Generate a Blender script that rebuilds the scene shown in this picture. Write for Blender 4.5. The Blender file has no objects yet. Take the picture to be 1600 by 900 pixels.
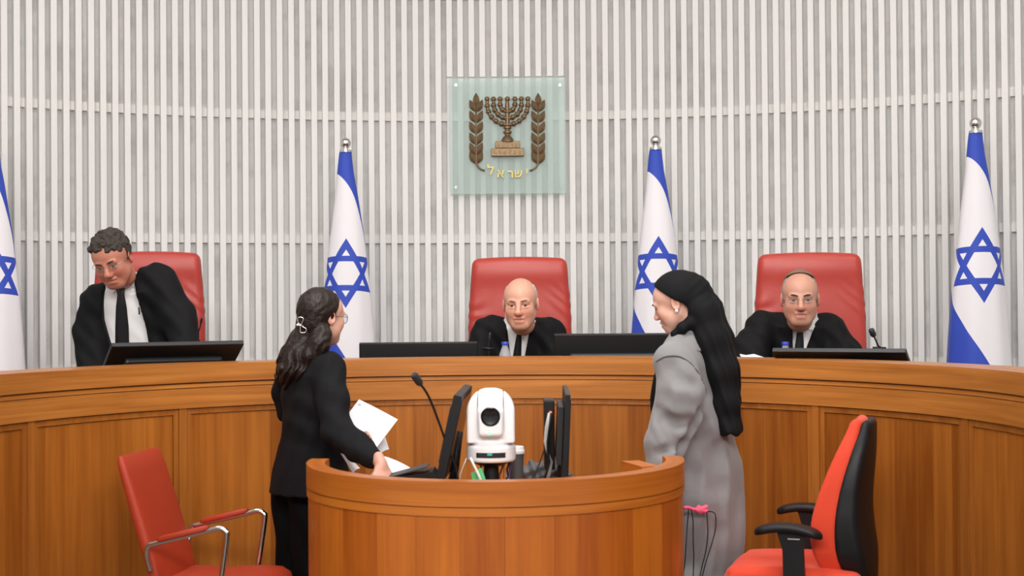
import bpy, bmesh, math, random
import numpy as np
from mathutils import Vector, Matrix

random.seed(7)
np.random.seed(7)
SC = bpy.context.scene
COL = SC.collection

# ------------------------------------------------------------------ camera
FPX, PITCH, ROLL, EYE = 2248.0, 0.0117, 0.0080, 1.56
_cp, _sp = math.cos(PITCH), math.sin(PITCH)
_F = np.array([0, _cp, _sp]); _D0 = np.array([0, _sp, -_cp]); _R0 = np.array([1.0, 0, 0])
_R = math.cos(ROLL) * _R0 + math.sin(ROLL) * _D0
_D = -math.sin(ROLL) * _R0 + math.cos(ROLL) * _D0
CAMP = np.array([0, 0, EYE])
cam_data = bpy.data.cameras.new('camera')
cam = bpy.data.objects.new('camera', cam_data)
COL.objects.link(cam)
cam_data.sensor_width = 36.0
cam_data.lens = FPX * 36.0 / 1600.0
cam_data.clip_start = 0.1
cam_data.dof.use_dof = True
cam_data.dof.focus_distance = 7.3
cam_data.dof.aperture_fstop = 4.0
cam.matrix_world = Matrix(((_R[0], -_D[0], -_F[0], 0), (_R[1], -_D[1], -_F[1], 0), (_R[2], -_D[2], -_F[2], EYE), (0, 0, 0, 1)))
SC.camera = cam

# ------------------------------------------------------------------ world, exposure
SC.view_settings.view_transform = 'Standard'
SC.view_settings.look = 'None'
SC.view_settings.gamma = 1.0
SC.view_settings.use_curve_mapping = False
SC.view_settings.exposure = 0.27
world = bpy.data.worlds.new('world'); SC.world = world
world.use_nodes = True
world.node_tree.nodes['Background'].inputs[0].default_value = (1.0, 0.97, 0.94, 1)
world.node_tree.nodes['Background'].inputs[1].default_value = 0.55


def area(name, loc, target, sx, sy, power, color=(1, 0.97, 0.93), spread=180):
    l = bpy.data.lights.new(name, 'AREA'); l.shape = 'RECTANGLE'; l.size = sx; l.size_y = sy
    l.energy = power; l.color = color; l.spread = math.radians(spread)
    o = bpy.data.objects.new(name, l); COL.objects.link(o); o.location = loc
    d = Vector(target) - Vector(loc)
    o.rotation_euler = d.to_track_quat('-Z', 'Y').to_euler()
    return o


# large ceiling luminaires (soft light of the hall), plus an added frontal fill
area('ceiling_light_lamp', (0, 4.6, 4.45), (0, 6.5, 0.7), 1.8, 0.8, 30, spread=95)
area('ceiling_light_lamp', (-2.6, 5.2, 4.45), (-2.2, 8.6, 1.5), 1.6, 1.0, 30)
area('ceiling_light_lamp', (2.6, 5.2, 4.45), (2.2, 8.6, 1.5), 1.6, 1.0, 30)
area('ceiling_light_lamp', (0, 7.0, 4.45), (0, 8.2, 0), 5.0, 0.5, 22)
area('ceiling_light_lamp', (0, -0.5, 4.45), (0, 7, 1.6), 6.0, 1.6, 500)  # added frontal fill, lightens the gaps between the wall slats


def W(px, py, Y):
    """world point seen at photo pixel (px, py) on the plane y = Y"""
    d = _F + (px - 800) / FPX * _R + (py - 450) / FPX * _D
    return CAMP + d * (Y / d[1])


def V3(*a):
    return np.array(a, float)


# ------------------------------------------------------------------ object helpers
def setp(o, label=None, cat=None, group=None, kind=None):
    if label: o['label'] = label
    if cat: o['category'] = cat
    if group: o['group'] = group
    if kind: o['kind'] = kind
    return o


def thing(name, label, cat, loc=(0, 0, 0), rotz=0.0, group=None):
    o = bpy.data.objects.new(name, None); COL.objects.link(o)
    o.empty_display_size = 0.1
    o.location = tuple(float(c) for c in loc); o.rotation_euler = (0, 0, rotz)
    return setp(o, label, cat, group)


class MB:
    """collects shapes; build() links them as ONE mesh object"""
    def __init__(s):
        s.v = []; s.f = []; s.uv = []; s.col = []

    def add(s, vs, fs, uvs=None):
        n = len(s.v)
        s.v += [tuple(float(c) for c in p) for p in vs]
        s.f += [tuple(i + n for i in f) for f in fs]
        s.uv += list(uvs) if uvs is not None else [(p[0] + p[1], p[2]) for p in vs]
        return s

    def box(s, c, size, M=None, taper=None):
        h = np.array(size, float) / 2
        vs = []
        for sz in (-1, 1):
            for sy in (-1, 1):
                for sx in (-1, 1):
                    p = np.array([sx * h[0], sy * h[1], sz * h[2]])
                    if taper and sz > 0: p[0] *= taper[0]; p[1] *= taper[1]
                    if M is not None: p = M @ p
                    vs.append(np.array(c) + p)
        fs = [(0, 2, 3, 1), (4, 5, 7, 6), (0, 1, 5, 4), (2, 6, 7, 3), (0, 4, 6, 2), (1, 3, 7, 5)]
        return s.add(vs, fs)

    def rbox(s, c, size, r=0.01, M=None, seg=2):
        bm = bmesh.new(); bmesh.ops.create_cube(bm, size=1.0)
        for v in bm.verts: v.co = Vector((v.co.x * size[0], v.co.y * size[1], v.co.z * size[2]))
        bmesh.ops.bevel(bm, geom=bm.edges[:] + bm.verts[:], offset=r, segments=seg, profile=0.5, affect='EDGES')
        bm.verts.index_update()
        vs = [np.array(v.co) for v in bm.verts]
        fs = [[v.index for v in f.verts] for f in bm.faces]
        bm.free()
        if M is not None: vs = [M @ p for p in vs]
        return s.add([p + np.array(c) for p in vs], fs)

    def tube(s, pts, r, n=8, closed=False, caps=True):
        P = [np.array(p, float) for p in pts]; m = len(P)
        R = r if hasattr(r, '__len__') else [r] * m
        vs = []; prev = None
        for i in range(m):
            a = P[(i - 1) % m] if (closed or i > 0) else P[i]
            b = P[(i + 1) % m] if (closed or i < m - 1) else P[i]
            t = b - a; t = t / (np.linalg.norm(t) + 1e-12)
            if prev is None:
                u = np.cross(t, (0, 0, 1.0))
                if np.linalg.norm(u) < 1e-3: u = np.cross(t, (1.0, 0, 0))
            else:
                u = prev - t * np.dot(prev, t)
            u = u / np.linalg.norm(u); prev = u; w = np.cross(t, u)
            for k in range(n):
                a2 = 2 * math.pi * k / n
                vs.append(P[i] + R[i] * (math.cos(a2) * u + math.sin(a2) * w))
        fs = []
        for i in range(m if closed else m - 1):
            j = (i + 1) % m
            for k in range(n):
                q = (k + 1) % n
                fs.append((i * n + k, i * n + q, j * n + q, j * n + k))
        if caps and not closed:
            fs.append(tuple(range(n - 1, -1, -1))); fs.append(tuple(range((m - 1) * n, m * n)))
        return s.add(vs, fs)

    def lathe(s, prof, c=(0, 0, 0), n=24, M=None, cap=True):
        vs = []
        for (r, z) in prof:
            for k in range(n):
                a = 2 * math.pi * k / n
                p = np.array([r * math.cos(a), r * math.sin(a), z])
                if M is not None: p = M @ p
                vs.append(np.array(c) + p)
        fs = []
        for i in range(len(prof) - 1):
            for k in range(n):
                q = (k + 1) % n
                fs.append((i * n + k, i * n + q, (i + 1) * n + q, (i + 1) * n + k))
        if cap:
            fs.append(tuple(range(n - 1, -1, -1))); fs.append(tuple(range((len(prof) - 1) * n, len(prof) * n)))
        return s.add(vs, fs)

    def prism(s, poly, off):
        """poly: 3d points of a flat outline; off: extrusion vector"""
        n = len(poly); P = [np.array(p, float) for p in poly]; o = np.array(off, float)
        vs = P + [p + o for p in P]
        nrm = sum((np.cross(P[i] - P[0], P[(i + 1) % n] - P[0]) for i in range(1, n)), np.zeros(3))
        rev = np.dot(nrm, o) > 0
        a = tuple(range(n)); b = tuple(range(n, 2 * n))
        fs = [a[::-1] if rev else a, b if rev else b[::-1]]
        for i in range(n):
            j = (i + 1) % n
            q = (i, j, n + j, n + i)
            fs.append(q if rev else q[::-1])
        return s.add(vs, fs)

    def arc(s, C, r0, r1, z0, z1, p0, p1, n=24, z1b=None):
        """curved box about C=(x,y): X=cx+r sin, Y=cy+r cos"""
        vs = []; uv = []
        for i in range(n + 1):
            p = p0 + (p1 - p0) * i / n; si, co = math.sin(p), math.cos(p)
            for (r, z) in ((r0, z0), (r1, z0), (r1, z1), (r0, z1)):
                vs.append((C[0] + r * si, C[1] + r * co, z)); uv.append((p * r0, z + (r - r0)))
        fs = []
        for i in range(n):
            for k in range(4):
                q = (k + 1) % 4
                fs.append((i * 4 + k, i * 4 + q, i * 4 + 4 + q, i * 4 + 4 + k))
        fs += [(3, 2, 1, 0), (n * 4, n * 4 + 1, n * 4 + 2, n * 4 + 3)]
        return s.add(vs, fs, uv)

    def sphere(s, c, r, n=12, m=8, M=None):
        rr = np.array(r if hasattr(r, '__len__') else (r, r, r), float)
        vs = []
        for i in range(m + 1):
            t = math.pi * i / m
            for k in range(n):
                a = 2 * math.pi * k / n
                p = rr * np.array([math.sin(t) * math.cos(a), math.sin(t) * math.sin(a), math.cos(t)])
                if M is not None: p = M @ p
                vs.append(np.array(c) + p)
        fs = [(i * n + k, (i + 1) * n + k, (i + 1) * n + (k + 1) % n, i * n + (k + 1) % n) for i in range(m) for k in range(n)]
        return s.add(vs, fs)

    def build(s, name, mat, parent=None, smooth=False, origin=None, fix=True, sharp=None):
        o3 = np.zeros(3) if origin is None else np.array(origin, float)
        vs = [tuple(np.array(p) - o3) for p in s.v]
        me = bpy.data.meshes.new(name)
        me.from_pydata(vs, [], s.f)
        if fix:
            bm = bmesh.new(); bm.from_mesh(me); bmesh.ops.remove_doubles(bm, verts=bm.verts, dist=1e-6) if not s.uv else None
            bmesh.ops.recalc_face_normals(bm, faces=bm.faces); bm.to_mesh(me); bm.free()
        uvl = me.uv_layers.new(name='UVMap')
        for lp in me.loops: uvl.data[lp.index].uv = s.uv[lp.vertex_index]
        if smooth:
            me.polygons.foreach_set('use_smooth', [True] * len(me.polygons))
            if sharp is not None: me.set_sharp_from_angle(angle=sharp)
        me.materials.append(mat)
        o = bpy.data.objects.new(name, me); COL.objects.link(o)
        if parent is not None: o.parent = parent
        return o


def copy_tree(o, parent=None):
    c = o.copy(); COL.objects.link(c); c.parent = parent
    for ch in list(o.children): copy_tree(ch, c)
    return c


# ------------------------------------------------------------------ materials
def new_mat(name):
    m = bpy.data.materials.new(name); m.use_nodes = True
    nt = m.node_tree
    return m, nt, nt.nodes['Principled BSDF']


def plain(name, col, rough=0.5, metal=0.0, bump=0.0, bscale=200.0, var=0.0, spec=0.5, emit=None, sheen=0.0, coat=0.0):
    m, nt, b = new_mat(name)
    b.inputs['Base Color'].default_value = (*col, 1); b.inputs['Roughness'].default_value = rough
    b.inputs['Metallic'].default_value = metal; b.inputs['Specular IOR Level'].default_value = spec
    if sheen: b.inputs['Sheen Weight'].default_value = sheen
    if coat: b.inputs['Coat Weight'].default_value = coat; b.inputs['Coat Roughness'].default_value = 0.15
    if emit: b.inputs['Emission Color'].default_value = (*emit[:3], 1); b.inputs['Emission Strength'].default_value = emit[3]
    tc = nt.nodes.new('ShaderNodeTexCoord')
    nz = nt.nodes.new('ShaderNodeTexNoise'); nz.inputs['Scale'].default_value = bscale; nz.inputs['Detail'].default_value = 3
    nt.links.new(tc.outputs['Object'], nz.inputs['Vector'])
    if bump:
        bp = nt.nodes.new('ShaderNodeBump'); bp.inputs['Strength'].default_value = bump; bp.inputs['Distance'].default_value = 0.01
        nt.links.new(nz.outputs['Fac'], bp.inputs['Height']); nt.links.new(bp.outputs['Normal'], b.inputs['Normal'])
    if var:
        mx = nt.nodes.new('ShaderNodeMix'); mx.data_type = 'RGBA'
        mx.inputs[6].default_value = (*[c * (1 - var) for c in col], 1); mx.inputs[7].default_value = (*[min(1, c * (1 + var)) for c in col], 1)
        nt.links.new(nz.outputs['Fac'], mx.inputs[0]); nt.links.new(mx.outputs[2], b.inputs['Base Color'])
    return m


def wood(name, dark, light, vertical, strip=0.0, rough=0.33, rnd=0.18):
    m, nt, b = new_mat(name)
    N = nt.nodes.new; L = nt.links.new
    uv = N('ShaderNodeUVMap'); uv.uv_map = 'UVMap'
    oi = N('ShaderNodeObjectInfo')
    ad = N('ShaderNodeVectorMath'); ad.operation = 'ADD'
    cmb = N('ShaderNodeCombineXYZ')
    mu = N('ShaderNodeMath'); mu.operation = 'MULTIPLY'; mu.inputs[1].default_value = 37.0
    L(oi.outputs['Random'], mu.inputs[0]); L(mu.outputs[0], cmb.inputs[2])
    L(uv.outputs['UV'], ad.inputs[0]); L(cmb.outputs[0], ad.inputs[1])
    mp = N('ShaderNodeMapping'); mp.inputs['Scale'].default_value = (9, 0.55, 1) if vertical else (0.7, 12, 1)
    L(ad.outputs[0], mp.inputs['Vector'])
    n1 = N('ShaderNodeTexNoise'); n1.inputs['Scale'].default_value = 2.2; n1.inputs['Detail'].default_value = 5; n1.inputs['Distortion'].default_value = 0.6
    L(mp.outputs[0], n1.inputs['Vector'])
    mp2 = N('ShaderNodeMapping'); mp2.inputs['Scale'].default_value = (90, 1.6, 1) if vertical else (1.6, 110, 1)
    L(ad.outputs[0], mp2.inputs['Vector'])
    n2 = N('ShaderNodeTexNoise'); n2.inputs['Scale'].default_value = 1.0; n2.inputs['Detail'].default_value = 4
    L(mp2.outputs[0], n2.inputs['Vector'])
    a = N('ShaderNodeMath'); a.operation = 'MULTIPLY_ADD'; a.inputs[1].default_value = 0.45; L(n2.outputs['Fac'], a.inputs[0])
    a2 = N('ShaderNodeMath'); a2.operation = 'MULTIPLY'; a2.inputs[1].default_value = 0.8; L(n1.outputs['Fac'], a2.inputs[0]); L(a2.outputs[0], a.inputs[2])
    last = a
    if strip:
        sx = N('ShaderNodeSeparateXYZ'); L(ad.outputs[0], sx.inputs[0])
        dv = N('ShaderNodeMath'); dv.operation = 'DIVIDE'; dv.inputs[1].default_value = strip; L(sx.outputs['X'], dv.inputs[0])
        fl = N('ShaderNodeMath'); fl.operation = 'FLOOR'; L(dv.outputs[0], fl.inputs[0])
        ad3 = N('ShaderNodeMath'); ad3.operation = 'ADD'; L(fl.outputs[0], ad3.inputs[0]); L(mu.outputs[0], ad3.inputs[1])
        wn = N('ShaderNodeTexWhiteNoise'); wn.noise_dimensions = '1D'; L(ad3.outputs[0], wn.inputs['W'])
        s3 = N('ShaderNodeMath'); s3.operation = 'MULTIPLY_ADD'; s3.inputs[1].default_value = 0.34; L(wn.outputs['Value'], s3.inputs[0])
        sb = N('ShaderNodeMath'); sb.operation = 'SUBTRACT'; sb.inputs[1].default_value = 0.17; L(last.outputs[0], sb.inputs[0]); L(sb.outputs[0], s3.inputs[2])
        last = s3
    if rnd:
        r3 = N('ShaderNodeMath'); r3.operation = 'MULTIPLY_ADD'; r3.inputs[1].default_value = rnd; L(oi.outputs['Random'], r3.inputs[0])
        sb = N('ShaderNodeMath'); sb.operation = 'SUBTRACT'; sb.inputs[1].default_value = rnd / 2; L(last.outputs[0], sb.inputs[0]); L(sb.outputs[0], r3.inputs[2])
        last = r3
    rp = N('ShaderNodeValToRGB'); rp.color_ramp.elements[0].position = 0.30; rp.color_ramp.elements[1].position = 0.92
    rp.color_ramp.elements[0].color = (*dark, 1); rp.color_ramp.elements[1].color = (*light, 1)
    L(last.outputs[0], rp.inputs[0]); L(rp.outputs[0], b.inputs['Base Color'])
    b.inputs['Roughness'].default_value = rough
    bp = N('ShaderNodeBump'); bp.inputs['Strength'].default_value = 0.04; bp.inputs['Distance'].default_value = 0.003
    L(n2.outputs['Fac'], bp.inputs['Height']); L(bp.outputs['Normal'], b.inputs['Normal'])
    return m


WD, WL = (0.26, 0.077, 0.010), (0.54, 0.205, 0.042)
M_woodh = wood('wood_horizontal_grain', WD, WL, False)
M_woodv = wood('wood_vertical_grain', (0.21, 0.054, 0.005), (0.42, 0.138, 0.020), True, strip=0.115)
M_woodst = wood('wood_stile', (0.22, 0.060, 0.007), (0.42, 0.142, 0.024), True)
M_deskv = wood('desk_wood_vertical', (0.29, 0.060, 0.005), (0.50, 0.138, 0.014), True, rnd=0.34)
M_deskh = wood('desk_wood_horizontal', (0.31, 0.074, 0.006), (0.55, 0.172, 0.022), False)


def plaster(name, c1, c2):
    m, nt, b = new_mat(name)
    N = nt.nodes.new; L = nt.links.new
    tc = N('ShaderNodeTexCoord')
    n1 = N('ShaderNodeTexNoise'); n1.inputs['Scale'].default_value = 2.3; n1.inputs['Detail'].default_value = 7; n1.inputs['Roughness'].default_value = 0.62
    L(tc.outputs['Object'], n1.inputs['Vector'])
    n2 = N('ShaderNodeTexNoise'); n2.inputs['Scale'].default_value = 9; n2.inputs['Detail'].default_value = 4
    L(tc.outputs['Object'], n2.inputs['Vector'])
    rp = N('ShaderNodeValToRGB'); rp.color_ramp.elements[0].position = 0.30; rp.color_ramp.elements[1].position = 0.52
    rp.color_ramp.elements[0].color = (*c1, 1); rp.color_ramp.elements[1].color = (*c2, 1)
    mx = N('ShaderNodeMath'); mx.operation = 'MULTIPLY_ADD'; mx.inputs[1].default_value = 0.35
    L(n2.outputs['Fac'], mx.inputs[0])
    mm = N('ShaderNodeMath'); mm.operation = 'MULTIPLY'; mm.inputs[1].default_value = 0.65; L(n1.outputs['Fac'], mm.inputs[0]); L(mm.outputs[0], mx.inputs[2])
    L(mx.outputs[0], rp.inputs[0]); L(rp.outputs[0], b.inputs['Base Color'])
    b.inputs['Roughness'].default_value = 0.85
    bp = N('ShaderNodeBump'); bp.inputs['Strength'].default_value = 0.15; bp.inputs['Distance'].default_value = 0.01
    L(n2.outputs['Fac'], bp.inputs['Height']); L(bp.outputs['Normal'], b.inputs['Normal'])
    return m


M_plaster = plaster('grey_plaster', (0.56, 0.545, 0.53), (0.80, 0.79, 0.78))
M_slat = plain('white_painted_slat', (0.80, 0.79, 0.775), 0.55, var=0.04, bscale=3)
M_rail = plain('white_painted_rail', (0.80, 0.79, 0.76), 0.55, var=0.03, bscale=6)
M_floor = plain('grey_carpet', (0.16, 0.14, 0.13), 0.95, bump=0.3, bscale=400)
M_ceil = plain('white_ceiling', (0.8, 0.79, 0.77), 0.9)
M_black = plain('black_plastic', (0.007, 0.007, 0.008), 0.45, bump=0.05, bscale=600, spec=0.28)
M_dark = plain('dark_grey_plastic', (0.022, 0.023, 0.026), 0.4, spec=0.35)
M_screen = plain('black_screen', (0.008, 0.008, 0.01), 0.18)
M_robe = plain('black_robe_cloth', (0.0045, 0.0045, 0.0052), 0.75, bump=0.12, bscale=25, spec=0.18)
M_suit = plain('black_suit_cloth', (0.0065, 0.0065, 0.008), 0.8, bump=0.15, bscale=300, spec=0.15)
M_trouser = plain('black_trouser_cloth', (0.003, 0.003, 0.0035), 0.85, bump=0.1, bscale=300, spec=0.1)
M_shirt = plain('white_shirt_cotton', (0.86, 0.85, 0.86), 0.8, bump=0.06, bscale=60)
M_tie = plain('black_tie_silk', (0.008, 0.008, 0.010), 0.45)
M_coat = plain('grey_wool', (0.20, 0.195, 0.20), 0.9, bump=0.25, bscale=260, var=0.12, sheen=0.2)
M_seam = plain('dark_grey_seam', (0.07, 0.068, 0.07), 0.9)
M_scarf = plain('black_scarf_jersey', (0.005, 0.005, 0.006), 0.75, bump=0.08, bscale=60, spec=0.15)
M_red = plain('red_leather', (0.40, 0.038, 0.027), 0.40, bump=0.06, bscale=160, var=0.06)
M_redf = plain('red_chair_upholstery', (0.36, 0.030, 0.006), 0.6, bump=0.08, bscale=300, var=0.05)
M_org = plain('orange_red_upholstery', (0.62, 0.040, 0.008), 0.75, bump=0.15, bscale=500, var=0.05, sheen=0.1)
M_chrome = plain('chrome', (0.72, 0.71, 0.70), 0.16, 1.0)
M_bronze = plain('bronze', (0.21, 0.14, 0.075), 0.42, 0.65, bump=0.15, bscale=90, var=0.25)
M_gold = plain('gold_letters', (0.52, 0.42, 0.15), 0.45, 0.5)
M_white = plain('white_plastic', (0.80, 0.80, 0.82), 0.35)
M_paper = plain('white_paper', (0.74, 0.74, 0.78), 0.7, var=0.02, bscale=30)
M_print = plain('grey_print', (0.42, 0.42, 0.45), 0.8)
M_green = plain('green_card', (0.10, 0.52, 0.20), 0.5)
M_redc = plain('red_cable', (0.5, 0.04, 0.03), 0.5)
M_bluec = plain('blue_cable', (0.05, 0.08, 0.35), 0.5)
M_greyc = plain('grey_cable', (0.45, 0.44, 0.42), 0.5)
M_cup = plain('dark_grey_cup', (0.09, 0.09, 0.095), 0.5)
M_pink = plain('pink_ribbon', (0.85, 0.10, 0.20), 0.6)
M_led = plain('green_led', (0.1, 0.9, 0.4), 0.4, emit=(0.15, 1.0, 0.45, 2.5))
M_ledr = plain('red_led', (0.9, 0.1, 0.05), 0.4, emit=(1.0, 0.1, 0.04, 2.0))
M_teal = plain('teal_mark', (0.05, 0.45, 0.42), 0.4)
M_cap = plain('blue_bottle_cap', (0.03, 0.05, 0.42), 0.4)
M_hairdk = plain('dark_brown_hair', (0.012, 0.006, 0.0045), 0.45, spec=0.3, bump=0.5, bscale=60, var=0.5)
M_hairgr = plain('dark_grey_curly_hair', (0.045, 0.036, 0.030), 0.7, spec=0.3, bump=0.8, bscale=90, var=0.45)
M_hairwh = plain('short_white_hair', (0.55, 0.50, 0.46), 0.8, bump=0.5, bscale=300, var=0.12)
M_hairsv = plain('short_silver_hair', (0.32, 0.29, 0.27), 0.8, bump=0.5, bscale=300, var=0.2)
M_kippah = plain('brown_knit_cap', (0.20, 0.13, 0.09), 0.8, bump=0.4, bscale=300)
M_browg = plain('grey_eyebrow', (0.20, 0.125, 0.09), 0.9)
M_browd = plain('dark_eyebrow', (0.035, 0.025, 0.02), 0.9)
M_eye = plain('shaded_eye_white', (0.30, 0.25, 0.23), 0.5)  # eye white darkened so its colour carries the shade of the sockets
M_iris = plain('dark_iris', (0.012, 0.009, 0.007), 0.6)
M_wire = plain('glasses_wire', (0.55, 0.50, 0.45), 0.25, 0.9)
M_lamp = plain('lamp_diffuser', (0.9, 0.9, 0.88), 0.5, emit=(1, 0.95, 0.88, 1.2))


def glassy(name, col, alpha, rough=0.08):
    m, nt, b = new_mat(name)
    N = nt.nodes.new; L = nt.links.new
    b.inputs['Base Color'].default_value = (*col, 1); b.inputs['Roughness'].default_value = rough
    tr = N('ShaderNodeBsdfTransparent'); tr.inputs[0].default_value = (*[min(1, c * 0.4 + 0.6) for c in col], 1)
    mx = N('ShaderNodeMixShader'); mx.inputs[0].default_value = alpha
    L(tr.outputs[0], mx.inputs[1]); L(b.outputs[0], mx.inputs[2])
    L(mx.outputs[0], nt.nodes['Material Output'].inputs['Surface'])
    return m


M_glass = glassy('frosted_green_glass', (0.68, 0.80, 0.765), 0.24, 0.25)
M_glassedge = plain('glass_edge', (0.72, 0.82, 0.78), 0.2)
M_lens = glassy('eyeglass_lens', (0.8, 0.8, 0.8), 0.035, 0.03)
M_bottle = glassy('clear_bottle_plastic', (0.75, 0.78, 0.82), 0.32, 0.08)


def skin_mat():
    m, nt, b = new_mat('skin')
    at = nt.nodes.new('ShaderNodeAttribute'); at.attribute_name = 'Col'
    nt.links.new(at.outputs['Color'], b.inputs['Base Color'])
    b.inputs['Roughness'].default_value = 0.45
    b.inputs['Subsurface Weight'].default_value = 0.12
    b.inputs['Subsurface Radius'].default_value = (0.012, 0.004, 0.002)
    nz = nt.nodes.new('ShaderNodeTexNoise'); nz.inputs['Scale'].default_value = 160
    bp = nt.nodes.new('ShaderNodeBump'); bp.inputs['Strength'].default_value = 0.08; bp.inputs['Distance'].default_value = 0.004
    nt.links.new(nz.outputs['Fac'], bp.inputs['Height']); nt.links.new(bp.outputs['Normal'], b.inputs['Normal'])
    return m


M_skin = skin_mat()


def flag_mat(u):
    """white cloth printed with two blue stripes and a hexagram; UV in metres on the unrolled cloth; u = metres per unit"""
    m, nt, b = new_mat('flag_cloth_print')
    N = nt.nodes.new; L = nt.links.new

    def math_(op, a, c=None, d=None):
        n = N('ShaderNodeMath'); n.operation = op
        for i, x in enumerate((a, c, d)):
            if x is None: continue
            if isinstance(x, (int, float)): n.inputs[i].default_value = x
            else: L(x, n.inputs[i])
        return n.outputs[0]
    uv = N('ShaderNodeUVMap'); uv.uv_map = 'UVMap'
    sp = N('ShaderNodeSeparateXYZ'); L(uv.outputs['UV'], sp.inputs[0])
    X = math_('DIVIDE', sp.outputs['X'], u); Y = math_('DIVIDE', sp.outputs['Y'], u)   # photo-pixel-like units, Y downwards
    # hexagram centred (0, 306)
    x = X; y = math_('SUBTRACT', 306.0, Y)
    s3 = 0.8660254
    xs = math_('MULTIPLY', x, s3); ys = math_('MULTIPLY', y, 0.5)
    t1 = math_('MAXIMUM', math_('MAXIMUM', math_('ADD', xs, ys), math_('SUBTRACT', ys, xs)), math_('MULTIPLY', y, -1.0))
    ny = math_('MULTIPLY', ys, -1.0)
    t2 = math_('MAXIMUM', math_('MAXIMUM', math_('ADD', xs, ny), math_('SUBTRACT', ny, xs)), y)

    def band(t):
        a = math_('LESS_THAN', t, 29.5); c = math_('GREATER_THAN', t, 20.0)
        return math_('MULTIPLY', a, c)
    star = math_('MAXIMUM', band(t1), band(t2))
    xx = math_('MULTIPLY', math_('MULTIPLY', X, X), 0.03)
    top = math_('LESS_THAN', Y, math_('ADD', math_('MULTIPLY_ADD', X, 1.35, 150.0), xx))
    bot = math_('GREATER_THAN', Y, math_('MULTIPLY_ADD', X, 1.65, 449.0))
    hem = math_('LESS_THAN', Y, 464.0)
    bot = math_('MULTIPLY', bot, hem)
    ink = math_('MAXIMUM', math_('MAXIMUM', star, top), bot)
    mx = N('ShaderNodeMix'); mx.data_type = 'RGBA'
    mx.inputs[6].default_value = (0.80, 0.78, 0.82, 1); mx.inputs[7].default_value = (0.022, 0.062, 0.46, 1)
    L(ink, mx.inputs[0]); L(mx.outputs[2], b.inputs['Base Color'])
    b.inputs['Roughness'].default_value = 0.65
    b.inputs['Sheen Weight'].default_value = 0.1
    return m


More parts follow.
